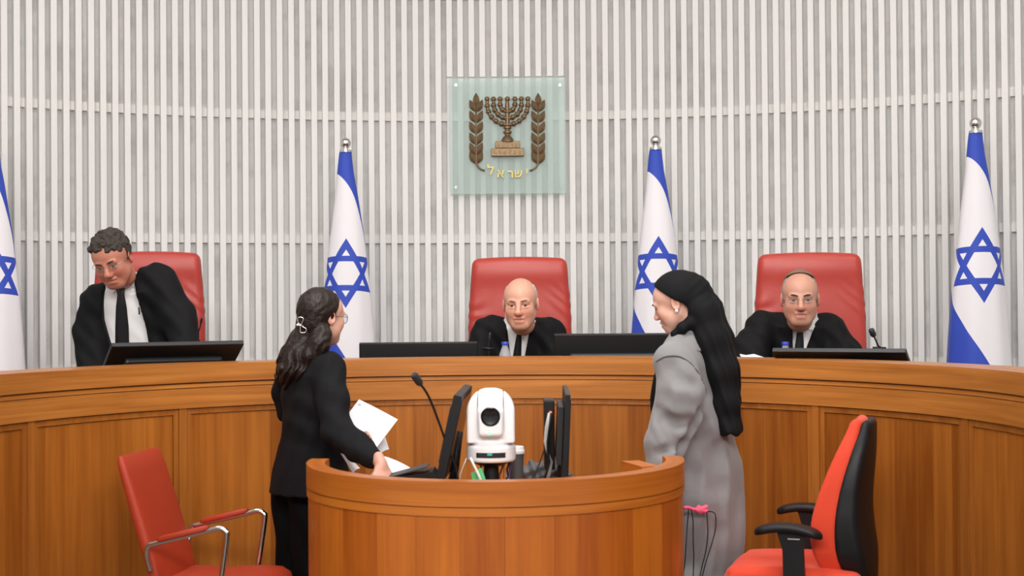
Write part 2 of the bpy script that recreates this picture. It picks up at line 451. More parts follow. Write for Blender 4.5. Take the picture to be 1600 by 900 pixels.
# ------------------------------------------------------------------ implicit surfaces (organic shapes)
class Vol:
    def __init__(s, lo, hi, h):
        s.h = h; s.lo = np.array(lo, float)
        n = np.ceil((np.array(hi) - s.lo) / h).astype(int) + 1
        s.a = np.full(n, 0.5, np.float32)
        s.ax = [(s.lo[i] + h * np.arange(n[i])).astype(np.float32) for i in range(3)]

    def put(s, fn, lo, hi, k=0.0, op=0):
        m = k + 3 * s.h; sl = []
        for i in range(3):
            i0 = int(np.clip(np.floor((lo[i] - m - s.lo[i]) / s.h), 0, s.a.shape[i]))
            i1 = int(np.clip(np.ceil((hi[i] + m - s.lo[i]) / s.h) + 1, 0, s.a.shape[i]))
            if i1 <= i0: return s
            sl.append(slice(i0, i1))
        X = s.ax[0][sl[0]][:, None, None]; Y = s.ax[1][sl[1]][None, :, None]; Z = s.ax[2][sl[2]][None, None, :]
        d = fn(X, Y, Z).astype(np.float32)
        a = s.a[tuple(sl)]
        if op == 1: a, sgn = -a, -1
        else: sgn = 1
        # union: min(a, d); subtract: -min(-a, d)
        if k > 0:
            hh = np.maximum(k - np.abs(a - d), 0) / k
            r = np.minimum(a, d) - hh * hh * k * 0.25
        else:
            r = np.minimum(a, d)
        s.a[tuple(sl)] = sgn * r
        return s

    def ell(s, c, r, M=None, k=0.02, op=0):
        c = np.array(c, float); r = np.array(r if hasattr(r, '__len__') else (r,) * 3, float)
        R = float(max(r))

        def fn(X, Y, Z):
            x, y, z = X - c[0], Y - c[1], Z - c[2]
            if M is not None:
                x, y, z = (M[0][0] * x + M[1][0] * y + M[2][0] * z, M[0][1] * x + M[1][1] * y + M[2][1] * z, M[0][2] * x + M[1][2] * y + M[2][2] * z)
            k0 = np.sqrt((x / r[0]) ** 2 + (y / r[1]) ** 2 + (z / r[2]) ** 2)
            k1 = np.sqrt((x / r[0] ** 2) ** 2 + (y / r[1] ** 2) ** 2 + (z / r[2] ** 2) ** 2) + 1e-9
            return np.where(k0 < 1e-3, -min(r), k0 * (k0 - 1) / k1)
        return s.put(fn, c - R, c + R, k, op)

    def cap(s, p, q, r1, r2=None, k=0.02, op=0):
        p = np.array(p, float); q = np.array(q, float); r2 = r1 if r2 is None else r2
        b = q - p; bb = float(b @ b) + 1e-12; R = max(r1, r2)

        def fn(X, Y, Z):
            x, y, z = X - p[0], Y - p[1], Z - p[2]
            t = np.clip((x * b[0] + y * b[1] + z * b[2]) / bb, 0, 1)
            return np.sqrt((x - t * b[0]) ** 2 + (y - t * b[1]) ** 2 + (z - t * b[2]) ** 2) - (r1 + t * (r2 - r1))
        return s.put(fn, np.minimum(p, q) - R, np.maximum(p, q) + R, k, op)

    def chain(s, pts, rs, k=0.02, op=0):
        for i in range(len(pts) - 1): s.cap(pts[i], pts[i + 1], rs[i], rs[i + 1], k, op)
        return s

    def loft(s, secs, ang=0.0, k=0.03, op=0):
        """vertical stack of ellipses (x, y, z, rx, ry), rotated by ang"""
        S = np.array(sorted(secs, key=lambda q: q[2]), float)
        ca, sa = math.cos(ang), math.sin(ang); R = S[:, 3:].max()

        def fn(X, Y, Z):
            cx, cy, rx, ry = (np.interp(Z, S[:, 2], S[:, j]) for j in (0, 1, 3, 4))
            x, y = X - cx, Y - cy
            u, v = ca * x + sa * y, -sa * x + ca * y
            d = (np.sqrt((u / rx) ** 2 + (v / ry) ** 2) - 1) * np.minimum(rx, ry)
            return np.maximum(np.maximum(d, S[0, 2] - Z), Z - S[-1, 2])
        lo = np.array([S[:, 0].min() - R, S[:, 1].min() - R, S[0, 2]]); hi = np.array([S[:, 0].max() + R, S[:, 1].max() + R, S[-1, 2]])
        return s.put(fn, lo, hi, k, op)

    def rbox(s, c, half, rnd, M=None, k=0.0, op=0):
        c = np.array(c, float); hf = np.array(half, float); R = float(np.linalg.norm(hf))

        def fn(X, Y, Z):
            x, y, z = X - c[0], Y - c[1], Z - c[2]
            if M is not None:
                x, y, z = (M[0][0] * x + M[1][0] * y + M[2][0] * z, M[0][1] * x + M[1][1] * y + M[2][1] * z, M[0][2] * x + M[1][2] * y + M[2][2] * z)
            qx, qy, qz = np.abs(x) - hf[0] + rnd, np.abs(y) - hf[1] + rnd, np.abs(z) - hf[2] + rnd
            return np.sqrt(np.maximum(qx, 0) ** 2 + np.maximum(qy, 0) ** 2 + np.maximum(qz, 0) ** 2) + np.minimum(np.maximum(np.maximum(qx, qy), qz), 0) - rnd
        return s.put(fn, c - R, c + R, k, op)

    def wedge(s, lines, y0, y1, zlo, zhi, k=0.006):
        """subtract the x-z region between half planes (each (x,z),(x,z) with inside on its left side) for y0<y<y1"""
        def fn(X, Y, Z):
            d = np.maximum(np.maximum(y0 - Y, Y - y1), np.maximum(zlo - Z, Z - zhi))
            for (a, b) in lines:
                t = np.array([b[0] - a[0], b[1] - a[1]]); t = t / np.linalg.norm(t)
                n = (t[1], -t[0])
                d = np.maximum(d, (X - a[0]) * n[0] + (Z - a[1]) * n[1])
            return d
        return s.put(fn, (-9, y0, zlo), (9, y1, zhi), k, 1)

    def disp(s, fn):
        X = s.ax[0][:, None, None]; Y = s.ax[1][None, :, None]; Z = s.ax[2][None, None, :]
        s.a += np.where(np.abs(s.a) < 0.06, fn(X, Y, Z), 0).astype(np.float32)
        return s

    def front(s, x, z):
        i = int(round((x - s.lo[0]) / s.h)); k = int(round((z - s.lo[2]) / s.h))
        i = min(max(i, 0), s.a.shape[0] - 1); k = min(max(k, 0), s.a.shape[2] - 1)
        w = np.where(s.a[i, :, k] < 0)[0]
        if len(w) == 0: return None
        j = w[0]
        if j == 0: return float(s.ax[1][0])
        a1, a0 = float(s.a[i, j, k]), float(s.a[i, j - 1, k])
        return float(s.ax[1][j]) - s.h * (-a1) / max(a0 - a1, 1e-6)

    def mesh(s):
        a = s.a.copy()
        a[0] = a[-1] = 0.5; a[:, 0] = a[:, -1] = 0.5; a[:, :, 0] = a[:, :, -1] = 0.5
        sg = a < 0
        n = np.array(a.shape) - 1
        cnt = np.zeros(n, np.int8)
        for dx in (0, 1):
            for dy in (0, 1):
                for dz in (0, 1):
                    cnt += sg[dx:dx + n[0], dy:dy + n[1], dz:dz + n[2]]
        act = (cnt > 0) & (cnt < 8)
        I = np.argwhere(act)
        idx = np.full(n, -1, np.int64); idx[act] = np.arange(len(I))
        cor = [(dx, dy, dz) for dx in (0, 1) for dy in (0, 1) for dz in (0, 1)]
        val = {c: a[I[:, 0] + c[0], I[:, 1] + c[1], I[:, 2] + c[2]] for c in cor}
        acc = np.zeros((len(I), 3)); num = np.zeros(len(I))
        for c in cor:
            for ax in range(3):
                if c[ax] == 0:
                    e = list(c); e[ax] = 1; e = tuple(e)
                    v0, v1 = val[c], val[e]; m = (v0 < 0) != (v1 < 0)
                    t = np.where(m, v0 / np.where(np.abs(v0 - v1) < 1e-9, 1, v0 - v1), 0)
                    P = np.array(c, float)[None, :].repeat(len(I), 0); P[:, ax] += t
                    acc[m] += P[m]; num[m] += 1
        v = s.lo + s.h * (I + acc / np.maximum(num, 1)[:, None])
        quads = []
        for ax in range(3):
            b, c = (ax + 1) % 3, (ax + 2) % 3
            s0 = [slice(None)] * 3; s1 = [slice(None)] * 3
            s0[ax] = slice(0, -1); s1[ax] = slice(1, None)
            A, B = sg[tuple(s0)], sg[tuple(s1)]
            E = np.argwhere(A != B)
            if len(E) == 0: continue
            ok = (E[:, b] > 0) & (E[:, c] > 0) & (E[:, b] < n[b]) & (E[:, c] < n[c]); E = E[ok]
            ina = A[E[:, 0], E[:, 1], E[:, 2]]

            def cell(db, dc):
                Q = E.copy(); Q[:, b] -= db; Q[:, c] -= dc
                return idx[Q[:, 0], Q[:, 1], Q[:, 2]]
            q = np.stack([cell(1, 1), cell(0, 1), cell(0, 0), cell(1, 0)], 1)
            q[~ina] = q[~ina][:, ::-1]
            quads.append(q)
        return v, np.concatenate(quads)


def vmesh(name, parts, mat, parent=None, origin=(0, 0, 0), col=None):
    """parts: list of (verts, quads); one mesh object; col(verts)->rgb for the 'Col' attribute"""
    vs = []; fs = []; n = 0
    for (v, q) in parts:
        vs.append(v); fs.append(q + n); n += len(v)
    v = np.concatenate(vs); q = np.concatenate(fs)
    me = bpy.data.meshes.new(name)
    me.from_pydata((v - np.array(origin, float)).tolist(), [], q.tolist())
    me.polygons.foreach_set('use_smooth', np.ones(len(me.polygons), bool))
    if col is not None:
        at = me.attributes.new('Col', 'FLOAT_COLOR', 'POINT')
        c = np.ones((len(v), 4), np.float32); c[:, :3] = col(v)
        at.data.foreach_set('color', c.ravel())
    me.materials.append(mat)
    me.update()
    o = bpy.data.objects.new(name, me); COL.objects.link(o)
    if parent is not None: o.parent = parent
    return o


def frame(fwd, up=(0, 0, 1), roll=0.0):
    f = np.array(fwd, float); f /= np.linalg.norm(f); u = np.array(up, float)
    r = np.cross(f, u); r /= np.linalg.norm(r); u = np.cross(r, f)
    return np.stack([r, f, u], 1)      # columns: right, forward, up


def rotz(a):
    c, s_ = math.cos(a), math.sin(a); return np.array([[c, -s_, 0], [s_, c, 0], [0, 0, 1.0]])


def rotx(a):
    c, s_ = math.cos(a), math.sin(a); return np.array([[1.0, 0, 0], [0, c, -s_], [0, s_, c]])


def roty(a):
    c, s_ = math.cos(a), math.sin(a); return np.array([[c, 0, s_], [0, 1.0, 0], [-s_, 0, c]])


# ================================================================== SETTING
WC = (-0.0675, 4.212); WR = 5.388            # apse: circle centre and radius of the rails' front
BC = (-0.1353, 4.973); BR = 1.927            # bench: circle centre and radius of its front

fl = MB().box((0, 4.0, -0.05), (13, 15, 0.1)).build('floor', M_floor); setp(fl, kind='structure')
pl = MB().arc(BC, 1.985, 4.45, 0.0, 0.24, -1.55, 1.55, 40).build('floor_platform', M_floor); setp(pl, kind='structure')
ce = MB().box((0, 4.0, 4.68), (13, 15, 0.1)).build('ceiling', M_ceil); setp(ce, kind='structure')
for (lx, ly, sx, sy) in ((0, 4.6, 1.8, 0.8), (-2.6, 5.2, 1.6, 1.0), (2.6, 5.2, 1.6, 1.0), (0, 7.0, 5.0, 0.5), (0, -0.5, 6.0, 1.6)):
    nm = {(0, 4.6): 'wide ceiling light panel above the curved clerk desk', (-2.6, 5.2): 'ceiling light panel above the left end of the bench',
          (2.6, 5.2): 'ceiling light panel above the right end of the bench', (0, 7.0): 'long narrow ceiling light panel above the seated judges',
          (0, -0.5): 'large added fill light panel on the ceiling over the public area'}[(lx, ly)]
    t = thing('ceiling_light', nm, 'ceiling light', (lx, ly, 4.63), 0, 'ceiling light panels')
    MB().box((0, sy / 2 + 0.02, -0.05), (sx + 0.08, 0.04, 0.1)).box((0, -sy / 2 - 0.02, -0.05), (sx + 0.08, 0.04, 0.1)) \
        .box((sx / 2 + 0.02, 0, -0.05), (0.04, sy, 0.1)).box((-sx / 2 - 0.02, 0, -0.05), (0.04, sy, 0.1)).build('frame', M_white, t)
    MB().box((0, 0, -0.02), (sx, sy, 0.02)).build('diffuser', M_lamp, t)

WZ = 4.63
wall = MB().arc(WC, WR + 0.030, WR + 0.22, 0.0, WZ, -1.12, 1.12, 96).build('wall_back', M_plaster); setp(wall, kind='structure')
# horizontal rails (bottom edge heights from the photograph), 0.055 high
RZ = [1.975 - 0.8146, 1.975, 2.7896, 2.7896 + 0.8146, 4.42]
for z in RZ:
    MB().arc(WC, WR, WR + 0.035, z, z + 0.056, -1.12, 1.12, 96).build('rail', M_rail, wall, smooth=True, sharp=0.6)
# upright slats, each its own piece; those behind the emblem are cut
PITCH_A = 0.0749 / WR
phi0 = math.asin((W(614.2, 190, 9.5)[0] - WC[0]) / (WR - 0.03))
GL = W(702, 122, 9.49); GR = W(885, 302, 9.49)
zcut_hi, zcut_lo = W(793, 119, 9.53)[2], W(793, 302.5, 9.53)[2]
SW, SDp = 0.0365, 0.048
def slat_mesh(z0, z1, depth0, depth1, w):
    me = bpy.data.meshes.new('slat')
    mb = MB().box((0, 0, (z0 + z1) / 2), (w, depth1 - depth0, z1 - z0))
    me.from_pydata([tuple(p) for p in mb.v], [], mb.f); me.materials.append(M_slat)
    return me
me_full = slat_mesh(0.0, WZ, 0, SDp, SW)
me_top = slat_mesh(zcut_hi, WZ, 0, SDp, SW)
me_bot = slat_mesh(0.0, zcut_lo, 0, SDp, SW)
me_bat = slat_mesh(zcut_lo - 0.01, zcut_hi + 0.01, 0, 0.03, SW * 0.95)
for i in range(-62, 82):
    ph = phi0 + i * PITCH_A + random.uniform(-0.03, 0.03) * PITCH_A
    if abs(ph) > 1.10: continue
    def put(me, r):
        o = bpy.data.objects.new('slat', me); COL.objects.link(o)
        o.location = (WC[0] + r * math.sin(ph), WC[1] + r * math.cos(ph), 0); o.rotation_euler = (0, 0, -ph); o.parent = wall
    xw = WC[0] + (WR - SDp) * math.sin(ph)
    if GL[0] - 0.012 < xw < GR[0] + 0.005:
        put(me_top, WR - SDp / 2); put(me_bot, WR - SDp / 2); put(me_bat, WR - 0.014)
    else:
        put(me_full, WR - SDp / 2)

# ================================================================== JUDGES' BENCH
bench = thing('judges_bench', 'long curved panelled wooden bench in front of the judges', 'bench', (BC[0], BC[1] + BR, 0))
BO = (BC[0], BC[1] + BR, 0)
P0, P1 = -1.72, 1.72
def barc(name, r0, r1, z0, z1, p0=P0, p1=P1, n=120, mat=M_woodh, par=bench, sm=True):
    return MB().arc(BC, r0, r1, z0, z1, p0, p1, n).build(name, mat, par, smooth=sm, origin=BO, sharp=0.6)
barc('top_ledge', BR, BR + 0.25, 1.226, 1.304)
barc('ledge_edge', BR + 0.002, BR + 0.24, 1.303, 1.3065)
barc('shadow_gap', BR + 0.022, BR + 0.05, 1.190, 1.230)
barc('cove_strip', BR + 0.009, BR + 0.05, 1.203, 1.219)
barc('fascia', BR - 0.001, BR + 0.05, 1.1125, 1.1995)
barc('backing', BR + 0.030, BR + 0.055, 0.02, 1.12, mat=M_woodst)
barc('worktop', BR + 0.25, BR + 0.58, 0.94, 0.97)
barc('worktop_front', BR + 0.235, BR + 0.25, 0.94, 1.23)
barc('plinth', BR + 0.02, BR + 0.05, 0.0, 0.10, mat=M_woodst)
def bphi(px, py=700):
    """bench angle at a photo column"""
    d = W(px, py, 1.0) - CAMP
    ox, oy = -BC[0], -BC[1]
    a = d[0] ** 2 + d[1] ** 2; b = 2 * (d[0] * ox + d[1] * oy); c = ox * ox + oy * oy - BR * BR
    t = (-b + math.sqrt(b * b - 4 * a * c)) / (2 * a)
    return math.atan2(t * d[0] - BC[0], t * d[1] - BC[1])
st = [bphi(x) for x in (50, 287, 530, 780, 1030, 1273, 1506)]
stp = (st[-1] - st[0]) / 6
st = [st[0] - stp * 2, st[0] - stp] + st + [st[-1] + stp, st[-1] + 2 * stp]
hs = 0.0185 / BR; hm = 0.026 / BR
for p in st:
    barc('stile', BR + 0.004, BR + 0.032, 0.10, 1.1125, p - hs, p + hs, 3, M_woodst)
zt, zb = 1.1095, 0.16
for a, b in zip(st[:-1], st[1:]):
    a2, b2 = a + hs, b - hs
    g = 0.0022 / BR
    f = MB()
    f.arc(BC, BR + 0.009, BR + 0.032, zt - 0.024, zt, a2 + g, b2 - g, 14)
    f.arc(BC, BR + 0.009, BR + 0.032, zb, zb + 0.024, a2 + g, b2 - g, 14)
    f.arc(BC, BR + 0.010, BR + 0.032, zb + 0.024, zt - 0.024, a2 + g, a2 + hm, 2)
    f.arc(BC, BR + 0.010, BR + 0.032, zb + 0.024, zt - 0.024, b2 - hm, b2 - g, 2)
    fo = f.build('panel_moulding', M_woodst, bench, origin=BO)
    barc('panel', BR + 0.015, BR + 0.032, zb + 0.026, zt - 0.0265, a2 + hm + g, b2 - hm - g, 14, M_woodv, bench)

# ================================================================== CLERK'S DESK (horseshoe)
DC = np.array([W(774.5, 730, 5.2)[0], 5.2]); DR = 0.677; DT = 1.004
desk = thing('clerk_desk', 'rounded wooden clerk desk with tall curved front in the foreground', 'desk', (DC[0], DC[1] - DR, 0))
DO = (DC[0], DC[1] - DR, 0)
E0, E1 = math.pi / 2 - 0.10, 3 * math.pi / 2 + 0.10
def darc(name, r0, r1, z0, z1, p0=E0, p1=E1, n=80, mat=M_deskh, par=desk):
    return MB().arc(DC, r0, r1, z0, z1, p0, p1, n).build(name, mat, par, smooth=True, origin=DO, sharp=0.6)
darc('top_rim', DR - 0.066, DR, 0.925, DT)
darc('groove', DR - 0.05, DR - 0.007, 0.89, 0.93)
darc('lower_band', DR - 0.05, DR - 0.001, 0.894, 0.921)
darc('inner_shell', DR - 0.05, DR - 0.022, 0.05, 0.93)
edges = [E0, 1.92, 2.15, 2.40, 2.62, 2.85, 3.09, 3.30, 3.52, 3.74, 3.98, 4.22, 4.46, E1]
for a, b in zip(edges[:-1], edges[1:]):
    darc('veneer_panel', DR - 0.024, DR - 0.006, 0.06, 0.8915, a + 0.0006, b - 0.0006, 8, M_deskv)
mb = MB()
pts = [(DC[0] + (DR - 0.055) * math.sin(p), DC[1] + (DR - 0.055) * math.cos(p), 0.855) for p in np.linspace(E0, E1, 40)]
pts += [(DC[0] - 0.62, 5.60, 0.855), (DC[0] + 0.62, 5.60, 0.855)]
mb.prism(pts, (0, 0, 0.025)).build('desk_surface', M_deskh, desk, origin=DO)
q = W(990, 730, 5.20)
MB().box((q[0] + 0.035, 5.33, 0.925), (0.07, 0.20, 0.09), rotz(0.30)).build('inner_shelf', M_deskh, desk, origin=DO)
DSURF = 0.880


# ================================================================== EMBLEM ON GLASS
EY = 9.478
def e3(px, py, y=EY): return W(px, py, y)
PXM = EY / FPX                                   # metres per photo pixel at the emblem
c0 = e3(793.5, 212)
emb = thing('emblem_panel', 'bronze menorah and olive branch emblem on a square glass plate on the slatted wall', 'emblem', (c0[0], EY + 0.012, c0[2]))
EO = (c0[0], EY + 0.012, c0[2])
a, b = e3(702, 122, EY + 0.006), e3(885, 302, EY + 0.006)
gz = MB().rbox(((a[0] + b[0]) / 2, EY + 0.012, (a[2] + b[2]) / 2), (b[0] - a[0], 0.012, a[2] - b[2]), 0.002).build('glass_plate', M_glass, emb, origin=EO)
for (px, py) in ((712, 132), (875, 132), (712, 292), (875, 292)):
    p = e3(px, py); MB().lathe([(0.009, 0), (0.009, 0.03)], (p[0], EY + 0.048, p[2]), 10, rotx(math.pi / 2)).build('standoff', M_chrome, emb, True, EO, sharp=0.6)
mx0 = 793
# stem
prof = [(2.6, 158), (3.2, 163), (3.4, 166), (3.4, 196), (6.2, 198), (6.2, 201), (3.6, 202), (3.6, 204), (6.8, 205.5), (6.8, 208), (4.0, 209.5), (4.4, 212), (7.5, 215), (9.5, 219), (10.2, 222)]
zc = e3(mx0, 222)
mb = MB().lathe([(r * PXM, (222 - y) * PXM) for (r, y) in prof[::-1]], (zc[0], EY - 0.004, zc[2]), 16)
mb.build('stem', M_bronze, emb, True, EO, sharp=0.9)
for (w, y0, y1, dp) in ((38, 221, 232, 0.030), (51, 232, 244.5, 0.036)):
    p, q = e3(mx0, y0), e3(mx0, y1)
    ped = MB().rbox((p[0], EY - 0.010, (p[2] + q[2]) / 2), (w * PXM, dp, p[2] - q[2] - 0.001), 0.003).build('pedestal_tier', M_bronze, emb, origin=EO)
    n = 5 if w < 45 else 6
    for i in range(n):
        x = p[0] + (i - (n - 1) / 2) * w * PXM / (n + 0.6)
        MB().rbox((x, EY - 0.010 - dp / 2, (p[2] + q[2]) / 2 + random.uniform(-.004, .004)), (0.013, 0.006, 0.024), 0.002, roty(random.uniform(-.5, .5))).build('relief', M_bronze, ped, origin=EO)
# branches
cz = e3(mx0, 163)
for R in (32.0, 21.8, 11.6):
    pts = [V3(cz[0] + R * PXM * math.cos(t), EY - 0.004, cz[2] + R * PXM * math.sin(t)) for t in np.linspace(math.pi, 2 * math.pi, 29)]
    pts = [pts[0] + V3(0, 0, 7 * PXM)] + pts + [pts[-1] + V3(0, 0, 7 * PXM)]
    br = MB().tube(pts, 2.7 * PXM, 10).build('branch', M_bronze, emb, True, EO, sharp=0.9)
    nk = {32.0: 11, 21.8: 9, 11.6: 5}[R]
    for k, t in enumerate(np.linspace(math.pi * 1.02, 1.98 * math.pi, nk)):
        if R > 20 and abs(t - 1.5 * math.pi) < 0.25: continue
        MB().sphere((cz[0] + R * PXM * math.cos(t), EY - 0.004, cz[2] + R * PXM * math.sin(t)), (4.3 * PXM,) * 3, 10, 6).build('knob', M_bronze, br, True, EO)
for x in (-32, -21.8, -11.6, 0, 11.6, 21.8, 32):
    MB().lathe([(2.2 * PXM, 0), (3.4 * PXM, 2.5 * PXM), (3.9 * PXM, 5 * PXM), (3.2 * PXM, 7 * PXM), (1.6 * PXM, 8 * PXM)], (cz[0] + x * PXM, EY - 0.004, cz[2] + 4.0 * PXM), 10).build('lamp_cup', M_bronze, emb, True, EO)
MB().box((cz[0], EY + 0.001, cz[2] + 8.2 * PXM), (71 * PXM, 0.008, 2.2 * PXM)).build('top_bar', M_bronze, emb, origin=EO)
# olive branches
def leaf_mesh():
    L, w = 21.5 * PXM, 5.3 * PXM
    prof = [(0, 0), (0.25, 0.75), (0.45, 1.0), (0.7, 0.72), (1.0, 0.0)]
    vs = []; fs = []
    for t, k in prof:
        vs += [(-w * k, 0, t * L), (0, -0.010 * (0.3 + k), t * L), (w * k, 0, t * L), (0, 0.004, t * L)]
    for i in range(len(prof) - 1):
        for k in range(4):
            j = (k + 1) % 4; fs.append((i * 4 + k, i * 4 + j, i * 4 + 4 + j, i * 4 + 4 + k))
    me = bpy.data.meshes.new('leaf'); me.from_pydata(vs, [], fs); me.materials.append(M_bronze); return me
LM = leaf_mesh()
for s in (-1, 1):
    ax = 744 if s < 0 else 841
    stemp = [e3(ax, 160), e3(ax, 200), e3(ax - 0.3 * s, 235), e3(ax, 255), e3(ax - s * 3, 261), e3(ax - s * 8, 265), e3(ax - s * 13.5, 267)]
    MB().tube(stemp, [0.004, 0.005, 0.006, 0.007, 0.007, 0.007, 0.006], 8).build('olive_stem', M_bronze, emb, True, EO)
    def leaf(px, py, ang):
        p = e3(px, py, EY - 0.003) - np.array(EO)
        o = bpy.data.objects.new('leaf', LM); COL.objects.link(o); o.parent = emb; o.location = p; o.rotation_euler = (0, ang, 0)
    leaf(ax, 166, 0.0)
    for y in (175, 192, 209, 226, 242, 256):
        leaf(ax - 1.5, y, -0.42); leaf(ax + 1.5, y, 0.42)
# gold lettering
for (ch, px, py, sz) in (('ל', 761.5, 273, 21), ('א', 776.5, 277, 19), ('ר', 793, 278, 18), ('ש', 803.5, 277, 18), ('י', 821, 275, 18)):
    cu = bpy.data.curves.new('letter', 'FONT'); cu.body = ch; cu.size = sz * PXM; cu.extrude = 0.006; cu.offset = 0.001
    to = bpy.data.objects.new('letter_tmp', cu); COL.objects.link(to); bpy.context.view_layer.update()
    me = bpy.data.meshes.new_from_object(to.evaluated_get(bpy.context.evaluated_depsgraph_get())); bpy.data.objects.remove(to)
    me.materials.clear(); me.materials.append(M_gold)
    o = bpy.data.objects.new('letter', me); COL.objects.link(o); o.parent = emb
    o.location = e3(px, py, EY - 0.004) - np.array(EO); o.rotation_euler = (math.pi / 2, 0, 0)

# ================================================================== FLAGS
FY0 = 8.2; FU = FY0 / FPX
M_flag = flag_mat(FU)
PF = [(208, 10.5, 0), (216, 11.3, -0.5), (245, 14.5, -0.5), (275, 18.5, 1), (350, 29, 1.5), (440, 39.5, 0.5), (520, 46, 0), (575, 50, 0), (640, 54, 0), (700, 57, 0), (760, 58, 0)]
def flag_mesh():
    ys = np.array([p[0] for p in PF], float); rs = np.array([p[1] for p in PF], float); cs = np.array([p[2] for p in PF], float)
    N = 72; rows = np.linspace(208, 760, 90)
    vs = []; uv = []; fs = []
    sb = 0.107
    for y in rows:
        r = np.interp(y, ys, rs); c = np.interp(y, ys, cs)
        f = min(1, max(0, (y - 240) / 250))
        for k in range(N + 1):
            th = -math.pi + 2 * math.pi * k / N          # 0 = towards the viewer
            rr = r * (1 + 0.020 * f * math.cos(7 * th + 0.5 + y * 0.004) + 0.02 * f * math.cos(3 * th + 1.0))
            vs.append(((c + rr * math.sin(th)) * FU, -0.72 * rr * math.cos(th) * FU, (208 - y) * FU))
            rho = y - 110; al = th * sb
            uv.append((rho * math.sin(al) * FU * 1.0, rho * math.cos(al) * FU))
    for i in range(len(rows) - 1):
        for k in range(N):
            q = i * (N + 1) + k; fs.append((q, q + 1, q + N + 2, q + N + 1))
    mb = MB(); mb.add(vs, fs, uv); return mb
fproto = None
for (px, py, Y, lab, rz) in ((1524.5, 207, 8.2, 'tall white flag with blue star and stripes at the far right of the wall', 0.0),
                             (1024.5, 233, 8.95, 'tall white flag with blue star behind the woman in the headscarf', 0.0),
                             (540, 237, 8.95, 'tall white flag with blue star between the left and the middle red chair', 0.05),
                             (-13, 222, 8.15, 'tall white flag with blue star cut by the left picture edge', 0.1)):
    top = W(px, py, Y); s = Y / FY0 if Y < 8.5 else 0.985
    if fproto is None:
        t = thing('flag_stand', lab, 'flag', (top[0], Y, 0.24), 0, 'flags on poles along the slatted wall'); fproto = t
        H = top[2] - 0.24
        cl = flag_mesh().build('flag_cloth', M_flag, t, smooth=True, fix=False); cl.location = (0, 0, H)
        MB().tube([(0, 0, 0.02), (0, 0, H + 0.02)], 0.013, 12).build('pole', M_chrome, t, True, sharp=0.8)
        MB().lathe([(0.16, 0), (0.16, 0.02), (0.10, 0.04), (0.03, 0.06), (0.018, 0.12)], (0, 0, 0), 28).build('foot', M_chrome, t, True, sharp=0.8)
        fin = MB().lathe([(0.038, -0.004), (0.038, 0.010), (0.018, 0.014), (0.018, 0.024)], (0, 0, H), 20).build('collar', M_chrome, t, True, sharp=0.7)
        MB().sphere((0, 0, H + 0.053), 0.034, 20, 12).build('ball', M_chrome, fin, True)
    else:
        t = copy_tree(fproto); t['label'] = lab; t.location = (top[0], Y, 0.24); t.rotation_euler = (0, 0, rz)
        dz = (top[2] - 0.24) / H
        t.scale = (s, s, dz)

# ================================================================== MICROPHONES, MONITORS, BOTTLES ON THE BENCH
BW = 0.97     # bench worktop height
def gooseneck(label, base, pts, headlen, r=0.004, hr=0.011, grp=None, clip=False):
    t = thing('gooseneck_microphone', label, 'microphone', base, 0, grp); o = np.array(base, float)
    MB().lathe([(0.045, 0), (0.045, 0.012), (0.03, 0.02), (0.01, 0.03)], (0, 0, 0), 20).build('mic_base', M_black, t, True, sharp=0.7)
    P = [o + V3(0, 0, 0.02)] + [np.array(p) for p in pts]
    # smooth the path
    Q = []
    for i in range(len(P) - 1):
        p0 = P[max(0, i - 1)]; p1 = P[i]; p2 = P[i + 1]; p3 = P[min(len(P) - 1, i + 2)]
        for u in np.linspace(0, 1, 6, endpoint=False):
            Q.append(0.5 * ((2 * p1) + (-p0 + p2) * u + (2 * p0 - 5 * p1 + 4 * p2 - p3) * u * u + (-p0 + 3 * p1 - 3 * p2 + p3) * u ** 3))
    Q.append(P[-1])
    MB().tube(Q, r, 8).build('gooseneck', M_black, t, True, base)
    d = P[-1] - P[-2]; d = d / np.linalg.norm(d)
    hd = MB().tube([P[-1] - d * 0.005, P[-1] + d * 0.004, P[-1] + d * headlen * 0.85, P[-1] + d * headlen], [hr * 0.7, hr, hr, hr * 0.75], 14).build('mic_head', M_dark, t, True, base, sharp=0.7)
    if clip:
        c = P[1] * 0.4 + P[2] * 0.6 if len(P) > 2 else P[-2]
        MB().tube([c - V3(0.03, 0, -0.006), c + V3(0.03, 0, 0.004)], 0.007, 8).build('shock_clip', M_black, t, True, base)
    return t
